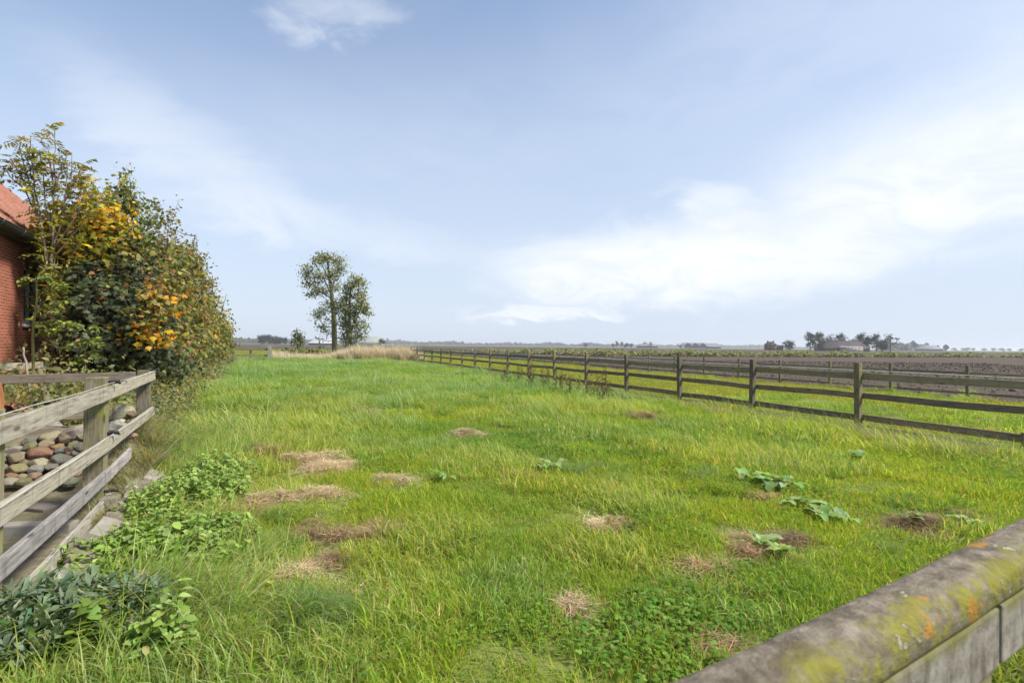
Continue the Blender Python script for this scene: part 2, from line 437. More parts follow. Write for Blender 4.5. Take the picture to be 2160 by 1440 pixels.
# --- second fence beyond the strip of pasture
f2 = empty('pasture_fence', (XF2(16.0), 16, 0), 'low two rail timber fence between pasture strip and ploughed field', 'fence')
P2 = []
for i in range(-3, 47):
    Yp = 16.0*(1+.12855*i)
    P2.append(Vector((float(XF2(Yp)), Yp, 0)))
for i, p in enumerate(P2):
    post('post', (p.x, p.y, -.05), 1.05+random.uniform(-.03, .03), .085, .085, M['fence_post'], f2, DFA, .2, (random.uniform(-.02, .02), random.uniform(-.02, .02)))
for i in range(0, len(P2)-1):
    a, b = P2[i], P2[i+1]; o = NF*.06
    board('rail', a+o+Vector((0, 0, .775+random.uniform(-.015, .015))), b+o+Vector((0, 0, .775)), .085, .03, M['fence_top'], f2, i*5, .006, 4)
for i in range(0, len(P2)-1, 2):
    a, b = P2[i], P2[min(i+2, len(P2)-1)]; o = NF*.06
    board('rail', a+o+Vector((0, 0, .16)), b+o+Vector((0, 0, .16)), .085, .03, M['fence_low'], f2, i*5+1, .006, 4)
# --- cross fence at the far end of the pasture
q0 = P2[-1]; q1 = q0-NF*62
f3 = empty('cross_fence', tuple(q0), 'far low timber fence crossing the pasture behind the dry reeds', 'fence')
n3 = 22
for i in range(n3+1):
    p = q0.lerp(q1, i/n3)
    post('post', (p.x, p.y, -.03), 1.0, .1, .1, M['fence_post'], f3, DFA, .15)
for i in range(0, n3):
    a, b = q0.lerp(q1, i/n3)+DF*.07, q0.lerp(q1, (i+1)/n3)+DF*.07
    for z in (.82, .22):
        board('rail', a+Vector((0, 0, z)), b+Vector((0, 0, z)), .14, .03, M['fence_low'], f3, i, .006, 2)
# --- gate-like fence at the left end of the meadow
ga, gb = D(455, 755, 40), D(572, 755, 41.5)
ga.z = gb.z = 0
f4 = empty('end_fence', tuple(gb), 'short dark two rail fence closing the far left end of the meadow', 'fence')
gd = (gb-ga).normalized()
for px in (470, 527, 571):
    p = ga.lerp(gb, (px-455)/(572-455))
    post('post', (p.x, p.y, -.05), .98 if px != 571 else 1.15, .12, .12, M['fence_post'], f4, 0, .2, (0, .05 if px == 527 else 0))
for z, hh in ((.97, .17), (.47, .15), (.06, .08)):
    board('rail', ga+Vector((0, -.08, z)), gb+Vector((0, -.08, z)), hh, .04, M['fence_low'], f4, int(z*50), .012, 6)
# --- left corner fence of pale boards
DL = Vector((-.5, 1, 0)).normalized(); DLA = math.atan2(DL.y, DL.x); NL = Vector((DL.y, -DL.x, 0))
B = Vector((-3.56, 4.4, 0)); step = 2.07
A = B+DL*step; C0 = B-DL*step; C1 = C0-DL*step
f5 = empty('corner_fence', tuple(A), 'weathered pale board fence with black insulators beside the stone pile', 'fence')
post('post', (A.x, A.y, 0), 1.15, .13, .13, M['post_wood'], f5, DLA, .2, (0, .01))
post('post', (B.x, B.y, 0), 1.19, .145, .14, M['post_wood'], f5, DLA, .2, (.005, -.012))
post('post', (C0.x, C0.y, 0), 1.15, .14, .14, M['post_wood'], f5, DLA, .2)
lv = [(1.055, .108), (.617, .105), (.35, .10)]
for k, (z, hh) in enumerate(lv):
    o = NL*.092
    e = A+DL*.07 if k < 2 else B+DL*.82
    zA = z-.012*k
    board('board', B+o+DL*.012+Vector((0, 0, z)), e+o+Vector((0, 0, zA+(.03 if k == 0 else .05))), hh, .032, M['pale_wood' if k < 2 else 'grey_wood'], f5, 30+k, .004, 8)
    board('board', C1+o+Vector((0, 0, z+(-.02, .035, .02)[k])), B+o+DL*.004+Vector((0, 0, z)), hh+.006, .034, M['pale_wood' if k < 2 else 'grey_wood'], f5, 40+k, .005, 10)
board('board', C1+NL*.085+Vector((0, 0, .08)), B+NL*.085+DL*.06+Vector((0, 0, .11)), .12, .03, M['pale_wood'], f5, 50, .005, 10)
def insulator(p):
    mb = MB(); th = np.linspace(0, 2*math.pi*.92, 16); p = np.array(p-f5.location)
    dl, nl = np.array(DL), np.array(NL)
    c = p+nl*.03
    tube(mb, c+np.cos(th)[:, None]*nl*.026+np.sin(th)[:, None]*dl*.022+np.linspace(-.012, .012, 16)[:, None]*np.array([0, 0, 1.0]), np.full(16, .0105), 6)
    tube(mb, np.array([p-nl*.07, p, p+nl*.012]), np.array([.011, .014, .012]), 6)
    mb.build('insulator', M['black_plastic'], f5, True)
for z in (1.145, .70): insulator(B+NL*.10+DL*.02+Vector((0, 0, z)))
insulator(B+NL*.115-DL*.05+Vector((0, 0, .215)))
insulator(A+NL*.10+Vector((0, 0, 1.155))); insulator(A+NL*.10+Vector((0, 0, .70)))
mb = MB()
for z0, z1 in ((1.135, 1.145), (.69, .70)):
    t = np.linspace(0, 1, 9); a, b = C1+NL*.125, A+NL*.125
    tube(mb, np.array([a.lerp(b, float(s)) for s in t])-np.array(f5.location)+np.stack([t*0, t*0, z0-.012*np.sin(t*math.pi*3)**2+t*(z1-z0)+.006], 1), np.full(9, .0022), 4)
a, b = C1+NL*.125+Vector((0, 0, .14)), B+NL*.12+Vector((0, 0, .215))
tube(mb, np.array([a, b])-np.array(f5.location), np.full(2, .0025), 4)
mb.build('wire', M['wire'], f5)
# return leg of the corner fence, running left towards the house
E1 = Vector((-NL.x, -NL.y, 0))
f6 = empty('return_fence', tuple(A+E1*1.32), 'brown board fence behind the stones with a red brown end post', 'fence')
for k, (z, hh, m) in enumerate(((1.085, .10, 'brown_wood'), (.655, .105, 'brown_wood'), (.46, .10, 'brown_wood'))):
    a = A+E1*.07-DL*.085; b = A+E1*2.9-DL*.085
    if k == 2: a = A+E1*.75-DL*.085
    board('board', b+Vector((0, 0, z-.01-(.03 if k == 0 else .01))), a+Vector((0, 0, z)), hh, .03, M[m], f6, 60+k, .005, 8)
rp = D(-4, 860, 5.62)
post('end_post', (rp.x, rp.y-.02, 0), 1.03, .10, .10, M['red_wood'], f6, DLA, .2)
# older fence nearer the house wall
wA, wB = D(-30, 773, 7.9), D(150, 773, 11.6)
wA.z, wB.z = 1.06, 1.0
f7 = empty('inner_fence', (wB.x, wB.y, 0), 'old whitish board fence in front of the brick wall', 'fence')
board('board', wA, wB, .125, .03, M['pale_wood'], f7, 71, .008, 8)
a, b = wA.copy(), wB.copy(); a.z, b.z = .62, .62
board('board', a, b, .12, .03, M['pale_wood'], f7, 72, .008, 8)
pp = D(90, 760, 10.6)
post('post', (pp.x-.05, pp.y+.06, 0), 1.22, .15, .15, M['post_wood'], f7, .5, .2)
pp = D(-20, 760, 8.2)
post('post', (pp.x-.05, pp.y+.06, 0), 1.2, .13, .13, M['post_wood'], f7, .5, .2)
# --- foreground rail on which the camera looks down
DR = Vector((1.69, 1, 0)).normalized(); NR = Vector((DR.y, -DR.x, 0))
r0 = Vector((1.30, 1.30, 1.0)); ra, rb = r0-DR*1.9, r0+DR*1.9
def lichen_mat():
    m, t, o = newmat('lichen covered rail')
    v = coords(t, 'Object', (1, 1, 1)); vs = coords(t, 'Object', (9, 15, 15)); 
    a = noise(t, vs, 2.2, 9, .72); b = noise(t, v, 9, 8, .7, .4); c = noise(t, coords(t, 'Object', (1, 1, 1), True), 5.5, 5, .55, .3); d = noise(t, v, 26, 4, .6)
    col = ramp(t, a.outputs[0], [(.25, (.07, .057, .04)), (.5, (.185, .158, .118)), (.75, (.32, .285, .225))])
    col = mixc(t, mth(t, 'MULTIPLY', sstep(t, b.outputs[0], .5, .62), .75), col, (.085, .068, .05))
    g = t.nodes.new('ShaderNodeSeparateXYZ'); t.links.new(v, g.inputs[0])
    fr = sstep(t, mth(t, 'ADD', mth(t, 'MULTIPLY', g.outputs[1], -1), mth(t, 'MULTIPLY', mth(t, 'SUBTRACT', c.outputs[0], .5), .20)), .0, .045)
    mo = mth(t, 'MULTIPLY', fr, sstep(t, mth(t, 'ADD', mth(t, 'MULTIPLY', b.outputs[0], .6), mth(t, 'MULTIPLY', d.outputs[0], .4)), .40, .56))
    col = mixc(t, mth(t, 'MULTIPLY', mo, .85), col, mixc(t, d.outputs[0], (.11, .11, .018), (.30, .28, .04)))
    vo = t.nodes.new('ShaderNodeTexVoronoi'); vo.inputs['Scale'].default_value = 34; t.links.new(mixc(t, .12, v, b.outputs[1]), vo.inputs[0])
    sp = mth(t, 'MULTIPLY', sstep(t, vo.outputs['Distance'], .30, .18), sstep(t, c.outputs[0], .50, .56))
    col = mixc(t, mth(t, 'MULTIPLY', sp, .85), col, (.36, .34, .25))
    vo2 = t.nodes.new('ShaderNodeTexVoronoi'); vo2.inputs['Scale'].default_value = 8; t.links.new(mixc(t, .2, v, b.outputs[1]), vo2.inputs[0])
    sp2 = mth(t, 'MULTIPLY', sstep(t, mth(t, 'ADD', vo2.outputs['Distance'], mth(t, 'MULTIPLY', mth(t, 'SUBTRACT', d.outputs[0], .5), .25)), .26, .17), sstep(t, noise(t, v, 4.6, 2, .5).outputs[0], .38, .44))
    col = mixc(t, mth(t, 'MULTIPLY', sp2, .92), col, mixc(t, d.outputs[0], (.30, .145, .025), (.42, .25, .06)))
    bsdf(t, o, col, .92, .1, mth(t, 'ADD', mth(t, 'ADD', a.outputs[0], d.outputs[0]), mth(t, 'MULTIPLY', sp, .4)), .9, .010); return m
M['lichen'] = lichen_mat()
def face_mat():
    m, t, o = newmat('grey lichened face'); v = coords(t, 'Object', (1, 1, 1), True); v0 = coords(t, 'Object')
    a = noise(t, v, 16, 8, .7); b = noise(t, coords(t, 'Object', (12, 8, 2.5), True), 1.3, 6, .65); c = noise(t, v, 5, 5, .6)
    col = ramp(t, a.outputs[0], [(.3, (.11, .093, .07)), (.5, (.24, .218, .187)), (.72, (.35, .325, .29))])
    col = mixc(t, mth(t, 'MULTIPLY', sstep(t, b.outputs[0], .48, .66), .7), col, (.075, .06, .04))
    s = t.nodes.new('ShaderNodeSeparateXYZ'); t.links.new(v0, s.inputs[0])
    f = sstep(t, mth(t, 'ADD', s.outputs[2], mth(t, 'MULTIPLY', mth(t, 'SUBTRACT', c.outputs[0], .5), .11)), .03, .07)
    col = mixc(t, mth(t, 'MULTIPLY', f, .8), col, (.14, .14, .03))
    bsdf(t, o, col, .92, .1, a.outputs[0], .7, .008); return m
M['face_wood'] = face_mat()
f8 = empty('near_rail_fence', tuple(r0+DR*.12-Vector((0, 0, r0.z))), 'thick rounded mossy lichen covered fence rail across the near right corner', 'fence')
def cap_rail():
    n, k = 90, 28; L_ = 3.8
    xs = np.linspace(-L_/2, L_/2, n); th = np.arange(k)*2*math.pi/k
    ct, s_ = np.cos(th), np.sin(th)
    yy = .058*np.sign(ct)*abs(ct)**.72; zz = np.where(s_ > 0, .046*abs(s_)**.8, -.040*abs(s_)**.5)
    jy = (fbm(xs[:, None]*5+0*th, th[None]*1.3+0*xs[:, None], 4, 4)-.5)*.014
    v = np.stack([np.broadcast_to(xs[:, None], (n, k)), yy[None]*(1+jy*6), zz[None]*(1+jy*6)+.006*np.sin(xs*2.1)[:, None]], -1).reshape(-1, 3)
    i = np.arange(n-1)[:, None]*k; j = np.arange(k)[None]
    q = np.stack([i+j, i+k+j, i+k+(j+1) % k, i+(j+1) % k], -1).reshape(-1, 4)
    o = link('cap_rail', mesh_np('cap_rail', v, [q, np.arange(k)[None], (np.arange(k)+(n-1)*k)[None, ::-1]], M['lichen'], smooth=True), f8)
    m = Matrix((DR, Vector((-DR.y, DR.x, 0)), Vector((0, 0, 1)))).transposed()
    o.matrix_local = Matrix.Translation(r0-f8.location) @ m.to_4x4(); return o
cap_rail()
fp = r0+NR*.026+Vector((0, 0, -.104))
jn = fp-DR*.33
board('face_board', fp-DR*1.9, jn-DR*.007, .125, .05, M['face_wood'], f8, 81, .003, 10)
board('face_board', jn+DR*.007, fp+DR*1.9, .125, .05, M['face_wood'], f8, 82, .003, 10)
pj = jn-NR*.06
post('post', (pj.x, pj.y, 0), .955, .11, .11, M['post_wood'], f8, math.atan2(DR.y, DR.x), .2)
hn = MB(); th = np.linspace(0, 2*math.pi, 12)
cc = np.array(r0+NR*.0565+DR*-.20+Vector((0, 0, -.002))-f8.location)
tube(hn, cc+np.cos(th)[:, None]*np.array(DR)*.009+np.sin(th)[:, None]*np.array((0, 0, .006)), np.full(12, .0022), 5)
hn.build('staple', M['wire'], f8)
# ------------------------------------------------------------------ brick house
def brick_mat():
    m, t, o = newmat('red brick')
    c = t.nodes.new('ShaderNodeTexCoord'); s = t.nodes.new('ShaderNodeSeparateXYZ'); t.links.new(c.outputs['Object'], s.inputs[0])
    k = t.nodes.new('ShaderNodeCombineXYZ'); t.links.new(mth(t, 'ADD', s.outputs[0], s.outputs[1]), k.inputs[0]); t.links.new(s.outputs[2], k.inputs[1])
    wob = noise(t, c.outputs['Object'], 5, 3, .5)
    b = t.nodes.new('ShaderNodeTexBrick'); b.inputs['Scale'].default_value = 1
    b.inputs['Brick Width'].default_value = .225; b.inputs['Row Height'].default_value = .0625
    b.inputs['Mortar Size'].default_value = .0065; b.inputs['Mortar Smooth'].default_value = .2; b.inputs['Bias'].default_value = -.1
    b.inputs['Color1'].default_value = (.42, .118, .055, 1); b.inputs['Color2'].default_value = (.29, .076, .04, 1); b.inputs['Mortar'].default_value = (.34, .30, .26, 1)
    t.links.new(mixc(t, .012, k.outputs[0], wob.outputs[1]), b.inputs[0])
    n = noise(t, c.outputs['Object'], 1.3, 5, .6); n2 = noise(t, c.outputs['Object'], 16, 5, .65)
    col = mixc(t, mth(t, 'MULTIPLY', sstep(t, n.outputs[0], .5, .72), .5), b.outputs[0], (.12, .045, .03))
    col = mixc(t, mth(t, 'MULTIPLY', sstep(t, n2.outputs[0], .55, .75), .4), col, (.42, .12, .05))
    h = mth(t, 'SUBTRACT', mth(t, 'MULTIPLY', n2.outputs[0], .4), b.outputs['Fac'])
    bsdf(t, o, col, .9, .15, h, .8, .012); return m
def tile_mat():
    m, t, o = newmat('red pantile')
    v = coords(t, 'Object'); n = noise(t, v, 2.0, 6, .65); n2 = noise(t, v, 22, 4, .6)
    c = ramp(t, n.outputs[0], [(.3, (.23, .10, .07)), (.55, (.33, .15, .105)), (.75, (.44, .22, .155))])
    c = mixc(t, mth(t, 'MULTIPLY', sstep(t, n2.outputs[0], .58, .72), .5), c, (.16, .085, .06))
    bsdf(t, o, c, .85, .2, n2.outputs[0], .3, .006); return m
M['brick'] = brick_mat(); M['tile'] = tile_mat()
DH = Vector((-.539, 1, 0)).normalized()
house = empty('brick_house', (-10, 10, 0), 'red brick farm building with orange pantile roof and black gutter behind the hedge', 'house')
house.rotation_euler = (0, 0, math.atan2(DH.y, DH.x))
x0, x1, dep, ez = -9.0, 13.0, 8.8, 3.83
wx0, wx1, wz0, wz1 = 1.2, 2.15, 1.85, 3.12
mb = MB()
def quad(a, b, c, d): mb.add([a, b, c, d], [np.array([[0, 1, 2, 3]])])
for (a, b, c, d) in ((x0, wx0, 0, ez), (wx1, x1, 0, ez), (wx0, wx1, 0, wz0), (wx0, wx1, wz1, ez)):
    quad((a, 0, c), (b, 0, c), (b, 0, d), (a, 0, d))
rv = .12
quad((wx0, 0, wz0), (wx0, 0, wz1), (wx0, rv, wz1), (wx0, rv, wz0)); quad((wx1, 0, wz0), (wx1, rv, wz0), (wx1, rv, wz1), (wx1, 0, wz1))
quad((wx0, 0, wz1), (wx1, 0, wz1), (wx1, rv, wz1), (wx0, rv, wz1)); quad((wx0, 0, wz0), (wx0, rv, wz0), (wx1, rv, wz0), (wx1, 0, wz0))
rz = ez+4.4*.9-.08
mb.add([(x0, 0, 0), (x0, 0, ez), (x0, 4.4, rz), (x0, dep, ez), (x0, dep, 0)], [np.array([[0, 1, 2, 3, 4]])])
mb.add([(x1, 0, 0), (x1, 0, ez), (x1, 4.4, rz), (x1, dep, ez), (x1, dep, 0)], [np.array([[4, 3, 2, 1, 0]])])
quad((x1, dep, 0), (x0, dep, 0), (x0, dep, ez), (x1, dep, ez))
mb.build('wall', M['brick'], house)
fr = MB()
def bar(mbx, a, b):
    a, b = np.array(a, float), np.array(b, float)
    v = [(a[0] if i & 1 == 0 else b[0], a[1] if i & 2 == 0 else b[1], a[2] if i & 4 == 0 else b[2]) for i in range(8)]
    mbx.add(v, [np.array([[0, 2, 3, 1], [4, 5, 7, 6], [0, 1, 5, 4], [2, 6, 7, 3], [0, 4, 6, 2], [1, 3, 7, 5]])])
yf0, yf1 = .05, .10
for a, b in (((wx0+.002, yf0, wz0+.002), (wx0+.07, yf1, wz1-.002)), ((wx1-.07, yf0, wz0+.002), (wx1-.002, yf1, wz1-.002)),
             ((wx0+.07, yf0, wz0+.002), (wx1-.07, yf1, wz0+.07)), ((wx0+.07, yf0, wz1-.07), (wx1-.07, yf1, wz1-.002)),
             (((wx0+wx1)/2-.03, yf0+.004, wz0+.07), ((wx0+wx1)/2+.03, yf1, wz1-.07)),
             ((wx0+.07, yf0+.008, wz0+.62), ((wx0+wx1)/2-.03, yf1, wz0+.66)), (((wx0+wx1)/2+.03, yf0+.008, wz0+.62), (wx1-.07, yf1, wz0+.66))):
    bar(fr, a, b)
win = link('window', fr.mesh('window', M['white_paint']), house)
pn = MB(); pn.add([(wx0, .085, wz0), (wx1, .085, wz0), (wx1, .085, wz1), (wx0, .085, wz1)], [np.array([[0, 1, 2, 3]])])
pn.build('pane', M['dark_glass'], win)
sl = MB(); bar(sl, (wx0-.05, -.05, wz0-.07), (wx1+.05, .02, wz0-.003)); sl.build('sill', M['white_paint'], win)
def pantiles(sgn):
    tw, tl = .235, .33; slope = math.atan(.9); Ls = (4.4+.25)/math.cos(slope); nr = int(Ls/tl)
    xs = np.arange(x0-.1, x1+.1, tw/8); prof = .028*np.sin(xs/tw*2*math.pi)+.012*np.sin(xs/tw*4*math.pi+.6)
    V = []; rows = []
    for r in range(nr+1):
        for e, up in ((0, .034), (.96, .0)):
            s = (r+e)*tl
            if s > Ls: s = Ls
            rows.append((s, up))
    n, m = len(rows), len(xs)
    P_ = np.zeros((n, m, 3))
    for i, (s, up) in enumerate(rows):
        jit = (hashn(np.floor(xs/tw), i//2+xs*0, 3)-.5)*.012
        hh = prof+up+.03+jit
        yy = -.25+s*math.cos(slope)-hh*math.sin(slope); zz = ez-.25*.9+.02+s*math.sin(slope)+hh*math.cos(slope)
        P_[i, :, 0] = xs; P_[i, :, 1] = yy if sgn > 0 else dep-yy; P_[i, :, 2] = zz
    i = np.arange(n-1)[:, None]*m; j = np.arange(m-1)[None]
    q = np.stack([i+j, i+j+1, i+m+j+1, i+m+j], -1).reshape(-1, 4)
    return P_.reshape(-1, 3), (q if sgn > 0 else q[:, ::-1])
mb = MB()
v, q = pantiles(1); mb.add(v, [q])
mb.add([(x0-.1, dep+.25, ez-.225), (x1+.1, dep+.25, ez-.225), (x1+.1, 4.4, rz+.1), (x0-.1, 4.4, rz+.1)], [np.array([[0, 1, 2, 3]])])
mb.add([(x0-.1, -.24, ez-.225), (x1+.1, -.24, ez-.225), (x1+.1, 4.4, rz-.02), (x0-.1, 4.4, rz-.02)], [np.array([[3, 2, 1, 0]])])
rf = mb.build('roof', M['tile'], house, True)
rg = MB(); xs = np.arange(x0-.1, x1+.2, .36)
for a in xs: tube(rg, np.array([(a, 4.4, rz+.10), (a+.34, 4.4, rz+.12)]), np.array([.11, .125]), 10)
rg.build('ridge', M['tile'], rf, True)
gm = MB(); k = 12; th = np.linspace(math.pi, 2*math.pi, k); gx = np.linspace(x0-.1, x1+.1, 2)
for rr, fl in ((.105, 1), (.095, -1)):
    v = np.array([(x, -.32+rr*math.cos(t), ez-.20+rr*math.sin(t)+.0) for x in gx for t in th])
    q = np.array([[i, i+1, i+k+1, i+k][::fl] for i in range(k-1)]); gm.add(v, [q])
tube(gm, np.array([(x0-.1, -.425, ez-.2), (x1+.1, -.425, ez-.2)]), np.array([.012, .012]), 6)
gu = gm.build('gutter', M['gutter'], house, True)
br = MB()
for a in np.arange(x0+.3, x1, 1.05):
    th = np.linspace(math.pi, 2*math.pi, 10)
    tube(br, np.stack([th*0+a, -.32+.112*np.cos(th), ez-.2+.112*np.sin(th)], 1), np.full(10, .014), 5)
br.build('bracket', M['gutter'], gu, True)
fb = MB(); bar(fb, (x0, -.20, ez-.30), (x1, -.003, ez-.17)); fb.build('eaves_board', M['gutter'], house)
# ------------------------------------------------------------------ leaves and trees
def T_maple():
    o = [(0, 0), (.18, .08), (.46, .05), (.36, .22), (.62, .44), (.40, .48), (.30, .58), (.26, .72), (.12, .80), (0, 1.08)]
    o = o+[(-x, y) for x, y in o[-2:0:-1]]
    c = [(0, .42, .0)]
    v = np.array(c+[(x, y, -.22*abs(x)-.12*max(0, y-.5)) for x, y in o]); n = len(o)
    f = np.array([[0, 1+i, 1+(i+1) % n] for i in range(n)]); v[:, :2] *= .9
    return v, f
def T_oval(w=.32, fold=.18, droop=.2):
    v = np.array([(0, 0, 0), (w*.8, .3, fold*.6), (w*.75, .62, fold*.4-droop*.4), (0, 1, -droop), (-w*.75, .62, fold*.4-droop*.4), (-w*.8, .3, fold*.6), (0, .5, -droop*.2)])
    return v, np.array([[0, 1, 6], [1, 2, 6], [2, 3, 6], [3, 4, 6], [4, 5, 6], [5, 0, 6]])
def T_far():
    v = np.array([(0, 0, 0), (.42, .35, .05), (.3, .8, -.05), (0, 1, -.15), (-.36, .75, 0), (-.42, .3, .08)])
    return v, np.array([[0, 1, 2], [0, 2, 3], [0, 3, 4], [0, 4, 5]])
def T_round():
    a = np.linspace(0, 2*math.pi, 6, endpoint=False)
    v = np.stack([.5*np.sin(a), .5-.5*np.cos(a), .06*np.cos(2*a)], 1)
    return v, np.array([[0, 1, 2], [0, 2, 3], [0, 3, 4], [0, 4, 5]])
TPL = {'maple': T_maple(), 'oval': T_oval(), 'lance': T_oval(.2, .12, .25), 'nettle': T_oval(.40, .16, .22), 'far': T_far(), 'round': T_round()}
def unit(v): return v/(np.linalg.norm(v, axis=-1, keepdims=True)+1e-9)
def put_leaves(mb, p, n, size, col, kind, down=.6, tdir=None):
    T, f = TPL[kind]; N_ = len(p); n = unit(n)
    t = rng.normal(size=(N_, 3)) if tdir is None else tdir+rng.normal(size=(N_, 3))*.25
    t = unit(t-n*np.sum(t*n, 1, keepdims=True)) if tdir is not None else t
    t[:, 2] -= down; t = unit(t-n*np.sum(t*n, 1, keepdims=True)); x = np.cross(t, n)
    size = np.broadcast_to(np.asarray(size, float), (N_,))
    v = p[:, None]+size[:, None, None]*(T[None, :, 0, None]*x[:, None]+T[None, :, 1, None]*t[:, None]+T[None, :, 2, None]*n[:, None])
    k = len(T); F_ = (f[None]+(np.arange(N_)*k)[:, None, None]).reshape(-1, f.shape[1])
    mb.add(v.reshape(-1, 3), [F_], np.repeat(col, k, 0))
def jit_col(base, n, a=.22, hue=.12):
    c = np.asarray(base, float)*np.exp(rng.normal(size=(n, 1))*a)*np.exp(rng.normal(size=(n, 3))*hue*np.array([1, .5, .8]))
    return np.clip(c, .004, .85)
def pick(pal, n):
    w_ = np.array([q[1] for q in pal], float); w_ /= w_.sum()
    return np.array([q[0] for q in pal])[rng.choice(len(pal), n, p=w_)]
def crown(leaf, wood, blobs, pal, kind, size, ncl, nlf, src, spread=.16, twig=.008, shell=.5, up=.35, down=.6, pals=None, branch=.02, low=-.75):
    """blobs: (centre, radii); twigs run from the nearest source point of the wood to each leaf cluster"""
    src = np.array(src)
    for bi, (c, r) in enumerate(blobs):
        c, r = np.array(c), np.array(r); pl = pals[bi] if pals and pals[bi] else pal
        d0 = np.linalg.norm(src-c, axis=1); s = src[np.argmin(d0+np.maximum(0, src[:, 2]-c[2])*2)]
        mid = (s+c)/2+np.array([0, 0, -.08*np.linalg.norm(c-s)])+rng.normal(size=3)*.05*np.linalg.norm(c-s)
        if branch: tube(wood, np.array([s, mid, c]), np.array([branch, branch*.7, branch*.4]), 5)
        n = max(3, int(ncl*(r[0]*r[1]+r[1]*r[2]+r[0]*r[2])/3))
        d = unit(rng.normal(size=(n*2, 3))); d = d[d[:, 2] > low][:n]; n = len(d)
        rr = (shell+(1-shell)*rng.random(n)**.6)*(1+.20*rng.normal(size=n)+.35*(rng.random(n) < .06))
        q = c+d*r*rr[:, None]
        if twig:
            for i in range(n):
                if i % 2: continue
                tube(wood, np.array([c+d[i]*r*.15, c+d[i]*r*rr[i]*.6+np.array([0, 0, -.03]), q[i]]), np.array([twig*1.6, twig, twig*.5]), 4, cap=False)
        m = rng.poisson(nlf, n)+1
        P_ = np.repeat(q, m, 0); dd = np.repeat(d, m, 0)
        cc = np.repeat(pick(pl, n), m, 0)
        sw = rng.random(len(P_)) < .22; cc = np.where(sw[:, None], pick(pl, len(P_)), cc)
        P_ = P_+rng.normal(size=P_.shape)*spread*np.array([1, 1, .75])
        nn = dd*.9+np.array([0, 0, up])+rng.normal(size=P_.shape)*.45
        put_leaves(leaf, P_, nn, size*np.exp(rng.normal(size=len(P_))*.22), jit_col(1, len(P_), .2, .1)*cc, kind, down)
def pix_blob(px, py, rx, ry, Y, ry_depth=None):
    c = D(px, py, Y); s = Y/F
    return (tuple(c), (rx*s, (ry_depth or (rx+ry)/2*s), ry*s))
def limb(wood, pts, r0_, r1_, k=7, wob=.02):
    pts = np.array(pts, float); n = len(pts)
    t = np.linspace(0, n-1, (n-1)*5+1); p = np.stack([np.interp(t, np.arange(n), pts[:, i]) for i in range(3)], 1)
    L_ = np.linalg.norm(pts[-1]-pts[0]); p[1:-1] += rng.normal(size=p[1:-1].shape)*wob*L_*.12
    tube(wood, p, np.linspace(r0_, r1_, len(p)), k); return p
def tree_obj(name, label, cat, base, group=None):
    return empty(name, base, label, cat, group)
def finish(root, leaf, wood, lm='leaf', bark='bark', lname='crown', wname='trunk'):
    off = np.array(root.location)
    for m, n, mat, sm in ((leaf, lname, lm, False), (wood, wname, bark, True)):
        if m.n: 
            m.v = [v-off for v in m.v]; m.build(n, M[mat], root, sm)
g_dark, g_mid, g_olive = (.125, .155, .075), (.20, .245, .055), (.29, .27, .075)
yel, org, rus, brn, lim = (.58, .42, .035), (.72, .34, .025), (.32, .17, .065), (.19, .125, .055), (.22, .28, .04)
ygr = (.31, .30, .035)
HG = 'trees of the hedge along the brick house'
def hedge_tree(name, label, Y, px, base_y, stems, blobs, pal, kind, size, ncl, nlf, pals=None, group=HG, bark='bark', **kw):
    b = D(px, base_y, Y); base = (b.x, b.y, 0)
    root = tree_obj(name, label, 'tree', base, group); leaf, wood = MB(), MB(); src = []
    for st in stems:
        pts = [base]+[tuple(D(x, y, Y+(dy if len(q) > 2 else 0))) for q in st[1:] for x, y, dy in [(q[0], q[1], q[2] if len(q) > 2 else 0)]]
        p = limb(wood, pts, st[0], st[0]*.25); src += list(p[3:])
    bl = [pix_blob(*q) for q in blobs]
    crown(leaf, wood, bl, pal, kind, size, ncl, nlf, src, pals=pals, **kw)
    for k in range(26):                        # upright shoots that break the outline
        c, r = bl[int(rng.integers(0, len(bl)))]; d = unit(np.array([rng.normal()*.7, rng.normal()*.5-.15, .75])); a = np.array(c)+d*np.array(r)*.8
        e = a+unit(d*.5+np.array([0, 0, .9])+rng.normal(size=3)*.2)*rng.uniform(.35, .95)
        tube(wood, np.array([np.array(c), a, e]), np.array([.012, .008, .003]), 4, None, False)
        m = int(rng.integers(14, 30)); f = rng.random(m)**.8; P_ = a+(e-a)*f[:, None]+rng.normal(size=(m, 3))*.07
        put_leaves(leaf, P_, rng.normal(size=(m, 3))*.6+np.array([0, -.2, .6]), size*.85*np.exp(rng.normal(size=m)*.2), jit_col(pick(pal, m), m, .2), kind, .5)
    finish(root, leaf, wood, bark=bark); return root
